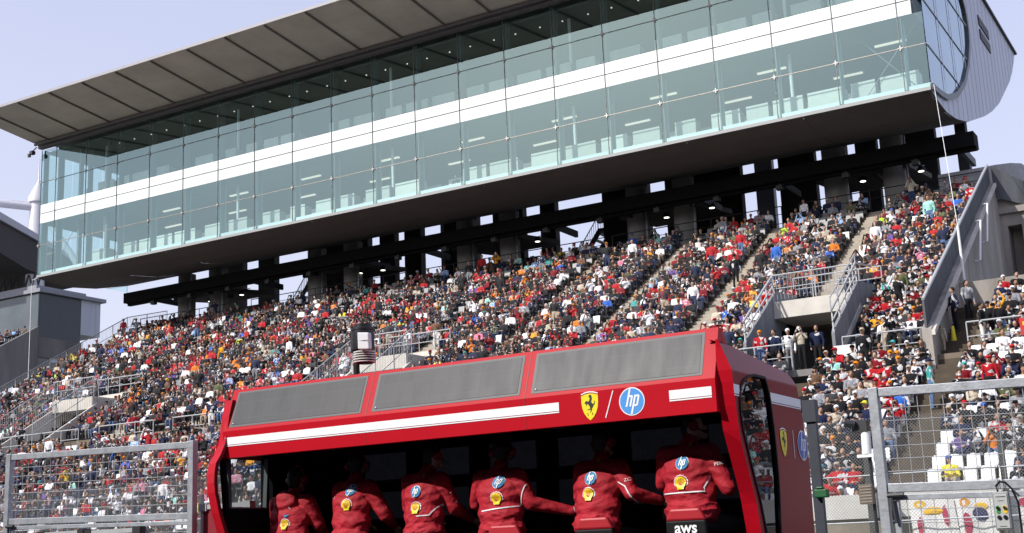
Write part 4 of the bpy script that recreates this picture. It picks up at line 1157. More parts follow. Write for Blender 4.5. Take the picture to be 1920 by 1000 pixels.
# --- side panels
def interp(pl, z): return float(np.interp(z, [p[1] for p in pl][::-1], [p[0] for p in pl][::-1]))
FE = [(10.08,3.28),(10.05,3.03),(10.06,2.71),(10.10,2.50),(10.25,2.21),(10.37,1.98),(10.46,1.66),(10.60,1.2),(10.66,0.9)]     # inner front edge
OE = [(9.99,3.25),(9.985,3.13),(9.98,2.96),(10.01,2.70),(10.05,2.43),(10.17,2.20),(10.31,1.91),(10.37,1.66),(10.52,1.2),(10.58,0.9)]
OE = [(y+.10,z) for y, z in OE]
BE = [(11.41,3.14),(11.62,3.13),(11.70,3.09),(11.80,2.79),(11.90,2.35),(11.88,1.64),(11.85,0.9)]
def side_panel(xin, xout, name, front_shift=0.0, win=None, bulge=None):
    zz = [3.27,3.2,3.1,3.0,2.9,2.8,2.7,2.6,2.5,2.4,2.3,2.2,2.1,2.0,1.9,1.8,1.7,1.6,1.4,1.2,0.9]
    front = [(interp(FE,z)+front_shift+(bulge(z) if bulge else 0), z) for z in zz]; outer = [(interp(OE,z)+front_shift+(bulge(z) if bulge else 0), z) for z in zz]
    if bulge: outer = [(f_[0]+.06, f_[1]) for f_ in front]
    mb = MB()
    for i in range(len(zz)-1):      # bevel
        xo0, xo1 = (xout-max(0,zz[i]-3.0)*.40, xout-max(0,zz[i+1]-3.0)*.40) if not bulge else (xout, xout)
        mb.face([(xin,front[i][0],zz[i]),(xo0,outer[i][0],zz[i]),(xo1,outer[i+1][0],zz[i+1]),(xin,front[i+1][0],zz[i+1])])
    bev = mb.build('front_bevel', red, P)
    return front, outer, zz, bev
frontR, outerR, zzR, bev = side_panel(-3.985, -3.86, 'side_panel')
def back_y(z): return interp(BE, z)
DOORL = [(10.16,2.80),(10.15,2.64),(10.17,2.52),(10.35,2.12),(10.44,1.95),(10.54,1.65),(10.60,1.3),(10.63,1.0)]
DOORR = [(10.95,2.80),(10.97,2.64),(10.99,2.52),(11.0,2.12),(10.98,1.95),(10.94,1.65),(10.9,1.3),(10.88,1.0)]
DTOP = [(10.16,2.80),(10.20,2.87),(10.28,2.93),(10.42,2.98),(10.62,3.01),(10.85,3.01),(10.92,2.90),(10.95,2.80)]
def door_lo(z):
    if z >= 3.0: return None
    if z > 2.80: return float(np.interp(z,[2.80,2.87,2.93,2.98,3.01],[10.16,10.20,10.28,10.42,10.62]))+.05
    return interp(DOORL, z)+.05
def door_hi(z):
    if z > 2.80: return float(np.interp(z,[2.80,2.90,3.01],[10.95,10.92,10.85]))
    return interp(DOORR, z)
def build_side(x, thick, nm, front, outer, mat_out, with_top=True):
    """outer skin of one side with an opening for its window"""
    mb = MB(); zl = [3.24,3.18,3.12,3.06,3.005,2.99,2.96,2.93,2.90,2.87,2.84,2.80]+[2.8-.05*i for i in range(1,37)]+[.95,.9]
    for z0, z1 in zip(zl[:-1], zl[1:]):
        o0, o1 = float(np.interp(-z0,[-q for q in zzR],[p[0] for p in outer])), float(np.interp(-z1,[-q for q in zzR],[p[0] for p in outer]))
        def topclip(z): return min(back_y(z), 11.41 + (3.14-z)*99 if z < 3.14 else 10.0+(3.27-z)/(3.27-3.14)*1.41)
        b0, b1 = topclip(z0), topclip(z1)
        d = (door_lo(z0), door_lo(z1))
        if d[0] is None or d[1] is None:
            i0_, i1_ = -max(0,z0-3.0)*.40, -max(0,z1-3.0)*.40      # the top of the panel leans inwards
            mb.face([(x+i0_,o0,z0),(x+i0_,b0,z0),(x+i1_,b1,z1),(x+i1_,o1,z1)])
        else:
            mb.face([(x,o0,z0),(x,max(d[0],o0),z0),(x,max(d[1],o1),z1),(x,o1,z1)])
            mb.face([(x,door_hi(z0),z0),(x,b0,z0),(x,b1,z1),(x,door_hi(z1),z1)])
    return mb.build(nm, mat_out, P)
sideR = build_side(-3.86, .1, 'side_panel', frontR, outerR, red_shaded)
mb = MB()   # top chamfer and rear edge of the right panel
topl = [(10.10,3.25),(11.41,3.14),(11.62,3.13),(11.70,3.09),(11.80,2.79),(11.90,2.35),(11.88,1.64),(11.85,.9)]
for a, b_ in zip(topl[:-1], topl[1:]): mb.face([(-3.86-max(0,a[1]-3.0)*.40,*a),(-3.86-max(0,b_[1]-3.0)*.40,*b_),(-4.05,b_[0],b_[1]),(-4.05,a[0],a[1])])
mb.face([(-4.05,10.08,3.275),(-3.96,10.10,3.25),(-3.916,11.41,3.14),(-4.05,11.41,3.14)])
mb.build('panel_edge', red, sideR)
# paler top facet and the white stripe along the side
for y0, y1 in ((10.085,10.215),(10.97,11.79)):
    mb = MB(); mb.face([(-3.856,y0,2.80),(-3.856,y1,2.80),(-3.856,y1,2.88),(-3.856,y0,2.88)]); mb.face([(-3.856,y0,2.783),(-3.856,y1,2.783),(-3.856,y1,2.793),(-3.856,y0,2.793)]); mb.build('white_stripe', stripe_w, sideR)
pod_glass = glass_mat('pod_glass', (0.10,0.10,0.11), (0.55,0.58,0.66), 0.10, power=.5)
mb = MB(); zl = [3.0,2.98,2.93,2.87,2.80]+[2.8-.06*i for i in range(1,31)]
for z0, z1 in zip(zl[:-1], zl[1:]):
    a0, a1, c0, c1 = door_lo(z0-.001), door_lo(z1), door_hi(z0), door_hi(z1)
    mb.face([(-3.875,a0,z0),(-3.875,c0,z0),(-3.875,c1,z1),(-3.875,a1,z1)])
dg = mb.build('door_window', pod_glass, sideR)
mb = MB()
lo_ = [(door_lo(z-.001), z) for z in zl]; hi_ = [(door_hi(z), z) for z in zl]
rimp = lo_[::-1]+hi_
for a, b_ in zip(rimp[:-1], rimp[1:]): mb.bar((-3.86,*a),(-3.86,*b_),.022,.022,up=(1,0,0))
mb.build('door_gasket', black, dg)
mb = MB()
cp = [(10.28,2.66),(10.40,2.72),(10.50,2.68),(10.56,2.5),(10.60,2.3),(10.66,2.05),(10.72,1.8),(10.74,1.5),(10.72,1.2)]
for a, b_ in zip(cp[:-1], cp[1:]): mb.bar((-3.90,*a),(-3.90,*b_),.075,.03,up=(1,0,0))
mb.build('door_frame', mat('door_frame',(0.05,0.055,0.058),.5,var=.1), dg)
rs = Surf((-3.857,11.22,2.44),(0,1,0),(0,0,1),(1,0,0))
shield(rs, .17, sideR)
draw(Surf((-3.857,11.49,2.445),(0,1,0),(0,0,1),(1,0,0)), stroke([(0,-.13),(0,.13)], .01), 'slash_mark', stripe_w, sideR, .002)
disc(Surf((-3.857,11.74,2.445),(0,1,0),(0,0,1),(1,0,0)), .14, sideR, mat('logo_deep_blue',(0.015,0.09,0.42),.4,var=.02))
# left side: bulging front edge, window one sees the stand through
FL = [(10.09,3.4),(10.0,3.1),(9.96,2.85),(9.90,2.72),(9.81,2.6),(9.78,2.45),(9.80,2.3),(9.86,2.1),(9.95,1.89),(10.06,1.6),(10.16,1.2),(10.2,.9)]
bul = lambda z: interp(FL, z)-interp(FE, z)+.05
frontL, outerL, zzL, bevL = side_panel(-9.44, -9.60, 'side_panel', -.02, bulge=bul)
mb = MB()
for i in range(len(zzL)-1): mb.face([(-9.44,frontL[i][0],zzL[i]),(-9.44,frontL[i][0]+.05,zzL[i]),(-9.44,frontL[i+1][0]+.05,zzL[i+1]),(-9.44,frontL[i+1][0],zzL[i+1])])
mb.build('bevel_return', red_dk, bevL)
mb = MB()
for x in (-9.6,):
    z_ = [3.24,3.1,2.95,2.75,2.665]
    for z0, z1 in zip(z_[:-1], z_[1:]): mb.face([(x,float(np.interp(-z0,[-q for q in zzL],[p[0] for p in outerL])),z0),(x,back_y(z0) if z0 < 3.13 else 11.4,z0),(x,back_y(z1) if z1<3.13 else 11.4,z1),(x,float(np.interp(-z1,[-q for q in zzL],[p[0] for p in outerL])),z1)])
    z_ = [2.665,2.5,2.4,2.3,2.15]
    for z0, z1 in zip(z_[:-1], z_[1:]):
        mb.face([(x,float(np.interp(-z0,[-q for q in zzL],[p[0] for p in outerL])),z0),(x,10.03,z0),(x,10.03,z1),(x,float(np.interp(-z1,[-q for q in zzL],[p[0] for p in outerL])),z1)])
        mb.face([(x,10.70,z0),(x,back_y(z0),z0),(x,back_y(z1),z1),(x,10.70,z1)])
    z_ = [2.15,2.0,1.8,1.6,1.3,.9]
    for z0, z1 in zip(z_[:-1], z_[1:]): mb.face([(x,float(np.interp(-z0,[-q for q in zzL],[p[0] for p in outerL])),z0),(x,back_y(z0),z0),(x,back_y(z1),z1),(x,float(np.interp(-z1,[-q for q in zzL],[p[0] for p in outerL])),z1)])
sideL = mb.build('side_panel', red, P)
mb = MB()
mb.box((-9.585,10.70,1.0),(-9.43,11.75,3.05)); mb.box((-9.585,10.05,1.0),(-9.5,10.70,2.14)); mb.bar((-9.5,10.06,2.1),(-9.5,10.0,2.66),.05)
mb.build('panel_lining', inner_blk, sideL)
mb = MB(); mb.bar((-9.52,10.12,2.15),(-9.52,10.10,2.68),.05,.04); mb.bar((-9.52,10.05,2.145),(-9.52,10.72,2.145),.03); mb.bar((-9.52,10.69,2.15),(-9.52,10.72,2.68),.05); mb.build('window_frame', mat('frame_grey',(0.10,0.11,0.12),.5,var=.1), sideL)
mb = MB(); mb.face([(-9.55,10.05,2.16),(-9.55,10.70,2.16),(-9.55,10.70,2.66),(-9.55,10.05,2.66)]); mb.build('window_pane', glass_mat('side_glass',(.62,.66,.66),(.8,.85,.9),.03,power=.2), sideL)
# interior: back wall, desk, monitors, floor and base
mb = MB(); mb.box((-9.42,11.5,0.9),(-4.06,11.6,2.91)); mb.build('rear_wall', inner_blk, P)
mb = MB(); mb.box((-9.40,10.0,0.72),(-4.05,11.6,0.90)); mb.build('platform', mat('platform',(0.03,0.03,0.032),.7,var=.2), P)
mb = MB(); mb.box((-9.55,10.1,0.0),(-3.9,11.7,0.72)); mb.build('base', red_dk, P)
mb = MB(); mb.box((-9.40,10.86,1.60),(-4.06,11.45,1.66)); dk = mb.build('desk_top', mat('desk_grey',(0.06,0.063,0.066),.6,var=.1), P)
for i in range(1, 7):
    x = -9.1+i*.8
    mb = MB(); mb.box((x-.30,11.20,1.95),(x+.30,11.25,2.30)); mo = mb.build('monitor', mat('monitor_black',(0.008,0.008,0.010),.5,var=.2,spec=.15), P)
    mb = MB(); mb.box((x-.30,11.22,2.36),(x+.30,11.27,2.66)); m2_ = mb.build('monitor', mat('monitor_black',(0,0,0)), P)
    for zz_, mm_, yy_ in ((1.95,mo,11.2),(2.36,m2_,11.22)):
        mb = MB(); mb.box((x-.27,yy_-.006,zz_+.03),(x+.27,yy_-.001,zz_+.31)); mb.build('screen', mat('screen_dim',(.05,.055,.075),.4,var=.6,scale=9,emit=.05), mm_)
for x in (-8.55,-7.45,-6.72,-5.72,-4.86):
    mb = MB(); mb.hexa([(x-.055,10.82,1.82),(x+.055,10.82,1.82),(x+.055,10.9,1.84),(x-.055,10.9,1.84),(x-.055,10.82,1.92),(x+.055,10.82,1.92),(x+.055,10.9,1.95),(x-.055,10.9,1.95)]); mb.build('control_panel', mat('control_grey',(0.075,0.08,0.08),.5,var=.1), P)
for x in (-8.9,-6.05,-4.95):
    mb = MB(); mb.box((x-.06,11.0,2.74),(x+.06,11.03,2.84)); mb.build('notice', mat('notice',(.20,.21,.25),.6,var=.1), P)

# ================================================================== chairs
KS = 1.012
def chair(x, y, ztop, label, tx=True, wd=.38, yaw=0):
    x *= KS; ztop = 1.6+(ztop-1.6)*KS; y += .11
    t = thing('team_chair', label, 'chair', (x, y, 0.9), 'chairs along the pit stand')
    mb = MB(); mb.hexa([(x-wd*.5,y-.025,1.52),(x+wd*.5,y-.025,1.52),(x+wd*.5,y+.03,1.52),(x-wd*.5,y+.03,1.52),(x-wd*.48,y-.045,ztop-.10),(x+wd*.48,y-.045,ztop-.10),(x+wd*.48,y+.01,ztop-.10),(x-wd*.48,y+.01,ztop-.10)])
    bk = mb.build('backrest', black, t, bevel=.015)
    mb = MB(); mb.hexa([(x-wd*.49,y-.05,ztop-.105),(x+wd*.49,y-.05,ztop-.105),(x+wd*.49,y+.015,ztop-.105),(x-wd*.49,y+.015,ztop-.105),(x-wd*.36,y-.055,ztop),(x+wd*.36,y-.055,ztop),(x+wd*.36,y+.005,ztop),(x-wd*.36,y+.005,ztop)])
    mb.build('headband', mat('chair_red',(0.42,0.01,0.02),.5,var=.08), bk, bevel=.02)
    if tx:
        sf_ = Surf((x+.005,y-.047,ztop-.165),(1,0,0),(0,.05,1),(0,-1,0))
        text_polys('aws', .135, sf_, 'back_lettering', stripe_w, bk, .004, bold=.003)
        arc = [(-.085+.17*i/12, -.062-.030*math.sin(math.pi*i/12*.94)) for i in range(13)]
        draw(sf_, stroke(arc, .011)+[[(.068,-.050),(.098,-.045),(.090,-.078),(.082,-.060)]], 'smile_mark', stripe_w, bk, .004)
    mb = MB(); mb.box((x-.22,y+.03,1.46),(x+.22,y+.46,1.54)); mb.build('seat', black, t, bevel=.03)
    mb = MB(); mb.tube([(x,y+.24,.92),(x,y+.24,1.46)],.035,10); mb.lathe([(.24,0),(.24,.02),(.05,.05)],(x,y+.24,.9),16); mb.build('pedestal', dark_metal, t)
# ================================================================== team members at the desk
jacket = bpy.data.materials.new('team_jacket'); jacket.use_nodes = True
t = jacket.node_tree; b = t.nodes['Principled BSDF']; b.inputs['Roughness'].default_value = .75
tcn = t.nodes.new('ShaderNodeTexCoord'); n1 = t.nodes.new('ShaderNodeTexNoise'); n1.inputs['Scale'].default_value = 5; n1.inputs['Detail'].default_value = 4
r_ = t.nodes.new('ShaderNodeValToRGB'); r_.color_ramp.elements[0].color = (.29,.004,.013,1); r_.color_ramp.elements[1].color = (.43,.006,.021,1); r_.color_ramp.elements[0].position = .35; r_.color_ramp.elements[1].position = .65
wv = t.nodes.new('ShaderNodeTexWave'); wv.inputs['Scale'].default_value = 2.6; wv.inputs['Distortion'].default_value = 9; wv.inputs['Detail'].default_value = 3; wv.inputs['Detail Scale'].default_value = 1.4; wv.bands_direction = 'Z'
bp = t.nodes.new('ShaderNodeBump'); bp.inputs['Strength'].default_value = .35; bp.inputs['Distance'].default_value = .03
t.links.new(tcn.outputs['Object'], n1.inputs['Vector']); t.links.new(n1.outputs['Fac'], r_.inputs[0]); t.links.new(r_.outputs[0], b.inputs['Base Color'])
t.links.new(tcn.outputs['Object'], wv.inputs['Vector']); t.links.new(wv.outputs['Fac'], bp.inputs['Height']); t.links.new(bp.outputs[0], b.inputs['Normal'])
skin_m = mat('skin team', (.50,.30,.21), .55, var=.1)
hair_m = mat('hair team', (.02,.014,.01), .6, var=.3, scale=40)
trous_m = mat('team_trousers', (.022,.022,.026), .8, var=.3, scale=8, bump=.3)
RJ, RS, RT, RB = 0, 1, 2, 3
def worker(cx, zsh, label, lean=.0, tilt=0., rarm=None, larm=None, head_yaw=0., head_dx=0., back=10.53, seed=0, turn=0., wide=1.0, hood=False):
    """seated person facing away over the desk; zsh = shoulder height"""
    cx *= KS; zsh = 1.6+(zsh-1.6)*KS
    def mv(q): return (q[0]*KS, q[1]+.13, 1.6+(q[2]-1.6)*KS)
    if rarm: rarm = (mv(rarm[0]), mv(rarm[1]))
    if larm: larm = (mv(larm[0]), mv(larm[1]))
    Pm = []
    c = lambda a, ra, b_, rb, g: Pm.append(('c', a, ra, b_, rb, g))
    e = lambda p, r, g, rot=None: Pm.append(('e', p, r, g, rot))
    zb = zsh-.62; y0 = back
    tx = lambda z: cx + tilt*(z-zb)
    ty = lambda z: y0 + lean*(z-zb)
    e((tx(zb),ty(zb)+.02,zb+.02),(.20,.15,.14),RT)
    e((tx(zb+.10),ty(zb+.10),zb+.10),(.248*wide,.175,.15),RJ)
    e((tx(zb+.26),ty(zb+.26),zb+.26),(.240*wide,.160,.21),RJ)
    e((tx(zb+.44),ty(zb+.44),zb+.43),(.245*wide,.155,.20),RJ)
    shl, shr = (tx(zsh)-.195*wide,ty(zsh)+.02,zsh-.03), (tx(zsh)+.195*wide,ty(zsh)+.02,zsh-.03)
    c(shl,.093,shr,.093,RJ)
    e((tx(zsh),ty(zsh)+.01,zsh-.02),(.14,.10,.105),RJ)
    c((tx(zsh),ty(zsh)+.02,zsh+.02),.085,(tx(zsh)+head_dx*.4,ty(zsh)+.06,zsh+.10),.072,RJ)      # collar
    hc = Vector((tx(zsh)+head_dx, ty(zsh)+.09, zsh+.215))
    c((tx(zsh)+head_dx*.4,ty(zsh)+.05,zsh+.10),.058,tuple(hc-Vector((0,0,.08))),.056,RS)
    e(tuple(hc),(.078,.100,.122),RS)
    f = Vector((math.sin(head_yaw), math.cos(head_yaw), 0)); rt = Vector((f.y, -f.x, 0))
    e(tuple(hc+f*.098+Vector((0,0,-.015))),(.016,.016,.028),RS); e(tuple(hc+f*.075+Vector((0,0,-.085))),(.042,.035,.035),RS)
    for s in (-1, 1):
        e(tuple(hc+rt*.078*s),(.014,.022,.035),RS)
    def arm(sh, elb, wr):
        c(sh,.092,elb,.072,RJ); c(elb,.072,wr,.048,RJ)
        d = (Vector(wr)-Vector(elb)).normalized(); w0 = Vector(wr)+d*.03
        c(tuple(w0),.030,tuple(w0+d*.05),.036,RS)
        side = d.cross(Vector((0,0,1))).normalized()
        for i in range(4):
            b0 = w0+d*.075+side*(-.027+.018*i); L = [.058,.07,.066,.05][i]
            m0 = b0+d*L*.6+Vector((0,0,-.004)); c(tuple(b0),.0105,tuple(m0),.0095,RS); c(tuple(m0),.0095,tuple(m0+d*L*.5+Vector((0,0,-.022))),.0085,RS)
        th = w0+d*.03+side*.035; c(tuple(th),.012,tuple(th+d*.04+side*.025+Vector((0,0,-.01))),.010,RS)
    el_l, wr_l = larm or ((tx(zsh)-.27*wide,ty(zsh)+.10,zsh-.27),(tx(zsh)-.16,ty(zsh)+.36,zsh-.36))
    el_r, wr_r = rarm or ((tx(zsh)+.27*wide,ty(zsh)+.10,zsh-.27),(tx(zsh)+.16,ty(zsh)+.36,zsh-.36))
    arm(shl, el_l, wr_l); arm(shr, el_r, wr_r)
    for s in (-1, 1):
        c((cx+.10*s,y0+.05,zb),.098,(cx+.17*s+(.06 if s > 0 else 0),y0+.48,zb-.03),.072,RT); c((cx+.17*s+(.06 if s > 0 else 0),y0+.48,zb-.04),.068,(cx+.16*s,y0+.44,zb-.46),.048,RT)
        c((cx+.16*s,y0+.42,zb-.50),.05,(cx+.17*s,y0+.58,zb-.53),.042,RB)
    if hood: e((tx(zsh),ty(zsh)-.10,zsh-.02),(.15,.07,.13),RJ)
    me, reg = body_mesh(Pm, .0085, None, 4)
    me.name = 'person'
    # cloth creases in the jacket, pressed into the surface
    nv = len(me.vertices); co = np.zeros(nv*3); me.vertices.foreach_get('co', co); co = co.reshape(-1,3)
    no = np.zeros(nv*3); me.vertices.foreach_get('normal', no); no = no.reshape(-1,3)
    fr_ = np.zeros(nv); 
    for p, g in zip(me.polygons, reg):
        if g == RJ:
            for v in p.vertices: fr_[v] = 1
    r0 = np.random.default_rng(seed)
    x, y, z = co[:,0]-cx, co[:,1], co[:,2]-zb
    disp = np.zeros(nv)
    for i in range(7):
        a = r0.uniform(-.7,.7); fq = r0.uniform(38,75); ph = r0.uniform(0,6); sx = r0.uniform(-.12,.12)
        u = z*math.cos(a)+x*math.sin(a)+.03*np.sin(9*x+ph)+.02*np.sin(17*z+ph*2)
        env = np.exp(-((x-sx)/.16)**2)*np.clip(1.15-z/.5, .15, 1.0)
        disp += ((1-np.abs(np.sin(u*fq*.5+ph)))**3-.25)*env*.0062
    dz = np.exp(-((z-.10)/.09)**2)
    disp += dz*.011*((1-np.abs(np.sin(z*52+3*np.sin(x*8+seed)+2*np.sin(y*9))))**2-.3)
    co += no*(disp*fr_)[:,None]
    me.vertices.foreach_set('co', co.ravel()); me.update()
    org = Vector((cx, y0, .9))
    for m_ in (jacket, skin_m, trous_m, mat('team_shoe',(.02,.02,.02),.5,var=.1)): me.materials.append(m_)
    me.polygons.foreach_set('material_index', reg.astype(np.int32)); me.polygons.foreach_set('use_smooth', np.ones(len(me.polygons), dtype=bool))
    bvh = BVHTree.FromPolygons([Vector(v) for v in co], [tuple(p.vertices) for p in me.polygons])
    me.transform(Matrix.Translation(-org))
    o = bpy.data.objects.new('person', me); COL.objects.link(o); o.location = org
    tag(o, label, 'person', 'team members at the pit stand')
    # hair and headset
    hm, _ = body_mesh([('e', tuple(hc-f*.022+Vector((0,0,.035))), (.088,.100,.106), 0), ('e', tuple(hc-f*.05-Vector((0,0,.03))), (.075,.06,.075), 0)], .012, None, 2)
    hm.materials.append(hair_m); hm.transform(Matrix.Translation(-org)); hm.polygons.foreach_set('use_smooth', np.ones(len(hm.polygons), dtype=bool))
    ho = bpy.data.objects.new('hair', hm); COL.objects.link(ho); ho.parent = o
    mb = MB()
    arcp = [tuple(hc + rt*math.cos(a)*.103 + Vector((0,0,math.sin(a)*.150))) for a in np.linspace(0, math.pi, 13)]
    mb.tube(arcp, .009, 8); hs = mb.build('headset', mat('headset_red',(.25,.012,.015),.4,var=.1), o, smooth=True)
    for s in (-1, 1):
        cc = hc+rt*.098*s
        mb = MB(); mb.tube([tuple(cc-rt*s*.012), tuple(cc+rt*s*.018), tuple(cc+rt*s*.030)], .048, 16, .036); mb.build('ear_cup', mat('headset_red',(0,0,0)), hs, smooth=True)
    mb = MB(); mb.tube([tuple(hc+rt*.11), tuple(hc+rt*.10+f*.07+Vector((0,0,-.05))), tuple(hc+rt*.04+f*.12+Vector((0,0,-.07)))], .006, 6); mb.build('microphone', black, hs)
    return o, bvh, org
def on_back(bvh, x, z): return Surf((x*KS,10.2,1.6+(z-1.6)*KS),(1,0,0),(0,0,1),(0,-1,0),bvh)
def px2(u, v, Y=10.37):
    d = CR*((u-960)/2400) + CD*((v-500)/2400) + CF
    q = CAM + d*((Y-CAM.y)/d.y); return q
def piping(o, bvh, pts, wd=.011):
    pl = [px2(*p) for p in pts]
    draw(Surf((0,10.2,0),(1,0,0),(0,0,1),(0,-1,0),bvh), stroke([(p.x, p.z) for p in pl], wd), 'piping', stripe_w, o, .0035, fine=.02)
def shell(surf, r, o):
    a = draw(surf, [[(x*r, y*r) for x, y in shell_shape(1.12)]], 'shell_emblem', stripe_w, o, .003, fine=.02)
    draw(surf, [[(x*r, y*r) for x, y in shell_shape(.98)]], 'shell_outline', mat('shell_red',(.55,.02,.02),.6,var=.02), a, .005, fine=.02)
    draw(surf, [[(x*r, y*r) for x, y in shell_shape(.86)]], 'shell_field', yellow_logo, a, .007, fine=.02)
    rays = []
    for i in range(7):
        ang = math.radians(180-30*(i)-0) if False else math.radians(165-25*i)
        rays += stroke([(.10*math.cos(ang)*r, -.50*r+.10*r), (math.cos(ang)*.70*r, (math.sin(ang)*.70)*r+.02*r)], .05*r)
    draw(surf, rays, 'shell_ray', mat('shell_red',(0,0,0)), a, .009, fine=.02)
def collar_mark(o, bvh, x, z):
    draw(on_back(bvh, x, z), [[(.022*a, .03*b_) for a, b_ in SHIELD]], 'collar_badge', mat('badge_dim',(.35,.26,.03),.6,var=.1), o, .004, fine=.02)

TM = {}
# left to right along the desk
o1, v1, g1 = worker(-8.97, 2.20, 'leftmost person in red team jacket, hunched low over the desk', lean=.10, seed=1, back=10.53, wide=1.06, hood=True)
o2, v2, g2 = worker(-8.16, 2.30, 'second person from left in red team jacket with white sleeve piping', lean=.08, seed=32, wide=.96, tilt=.03, head_yaw=-.3, head_dx=-.02,
    rarm=((-7.80,10.52,2.00),(-7.90,10.80,1.90)))
o3, v3, g3 = worker(-7.25, 2.32, 'third person from left in red jacket, turned to the right with sponsor lettering on sleeve', lean=.03, seed=3, head_dx=.06, wide=.95, head_yaw=.5, turn=.3,
    rarm=((-6.97,10.52,2.02),(-6.98,10.82,1.93)))
o4, v4, g4 = worker(-6.36, 2.30, 'fourth person in red team jacket reaching right arm forward along the desk', lean=.01, seed=14, wide=1.03, tilt=-.05, head_yaw=-.4, larm=((-6.70,10.50,2.05),(-6.55,10.78,1.93)),
    rarm=((-6.07,10.45,2.02),(-5.74,10.66,1.93)))
o5, v5, g5 = worker(-5.38, 2.31, 'fifth person in red jacket with right elbow raised and white piping down the sleeve', lean=.09, seed=25, wide=.98, tilt=.07, head_yaw=.3,
    rarm=((-5.02,10.42,2.05),(-4.84,10.62,1.98)))
o6, v6, g6 = worker(-4.43, 2.38, 'rightmost person in red team jacket with head turned right and headset on', lean=.0, seed=46, wide=1.06, tilt=-.03, head_yaw=1.25, head_dx=.05, back=10.51,
    rarm=((-4.09,10.38,2.04),(-4.20,10.62,2.10)))
for (o, bv, x1, z1, x2, z2, r1, r2) in ((o2,v2,-8.09,2.255,-8.11,2.11,.060,.057),(o3,v3,-7.25,2.19,-7.25,2.035,.059,.057),(o4,v4,-6.32,2.225,-6.33,2.075,.061,.059),(o5,v5,-5.36,2.20,-5.38,2.06,.061,.059),(o6,v6,-4.44,2.27,-4.46,2.105,.061,.061)):
    disc(on_back(bv, x1, z1), r1, o, blue_patch, fine=.016, off=.003)
    shell(on_back(bv, x2, z2), r2, o)
    collar_mark(o, bv, x1+.05, z1+.155)
shell(on_back(v1, -8.92, 1.955), .054, o1)
draw(on_back(v1, -8.90, 2.05), [[(-.035,0),(.04,0),(.015,-.012),(-.01,-.026),(-.03,-.018)]], 'round_logo', blue_patch, o1, .004, fine=.02)
draw(on_back(v1, -8.875, 2.12), [[(-.012,.008),(.0,.004),(.012,-.016),(.004,-.012),(-.004,-.002)]], 'small_mark', stripe_w, o1, .004, fine=.02)
piping(o6, v6, [(1325,891),(1317,914),(1319,921),(1241,927)])
piping(o5, v5, [(1146,903),(1161,911),(1185,954),(1203,958)])
piping(o4, v4, [(971,908),(960,949),(900,959)])
piping(o3, v3, [(811,944),(799,966),(779,968)])
piping(o2, v2, [(686,919),(702,927),(716,963)])
piping(o2, v2, [(607,936),(611,931)], .012); piping(o5, v5, [(1061,935),(1064,950),(1067,960)], .008)
for o, bv, (u, v_), lines in ((o3,v3,(829,920),('ZCG','PERO')),(o6,v6,(1343,868),('PERO',)),(o5,v5,(1166,898),('ZCG',)),(o4,v4,(993,898),('ZCG',)),(o1,v1,(583,953),('PERO',))):
    for i, tx_ in enumerate(lines):
        q = px2(u+i*8, v_+i*18)
        text_polys(tx_, .042, Surf((q.x,10.2,q.z),(.95,0,.2),(-.2,0,.95),(0,-1,0),bv), 'sleeve_lettering', stripe_w, o, .004)
chair(-4.385,10.16,1.885,'black chair with red headband behind the rightmost team member')
chair(-5.25,10.16,1.85,'black chair with red headband behind the fifth team member')
chair(-6.17,10.16,1.825,'black chair with red headband behind the fourth team member')
chair(-7.05,10.16,1.78,'black chair with red headband behind the third team member')
chair(-7.95,10.16,1.81,'black chair with red headband behind the second team member')
chair(-8.82,10.16,1.70,'black chair with red headband behind the leftmost team member')
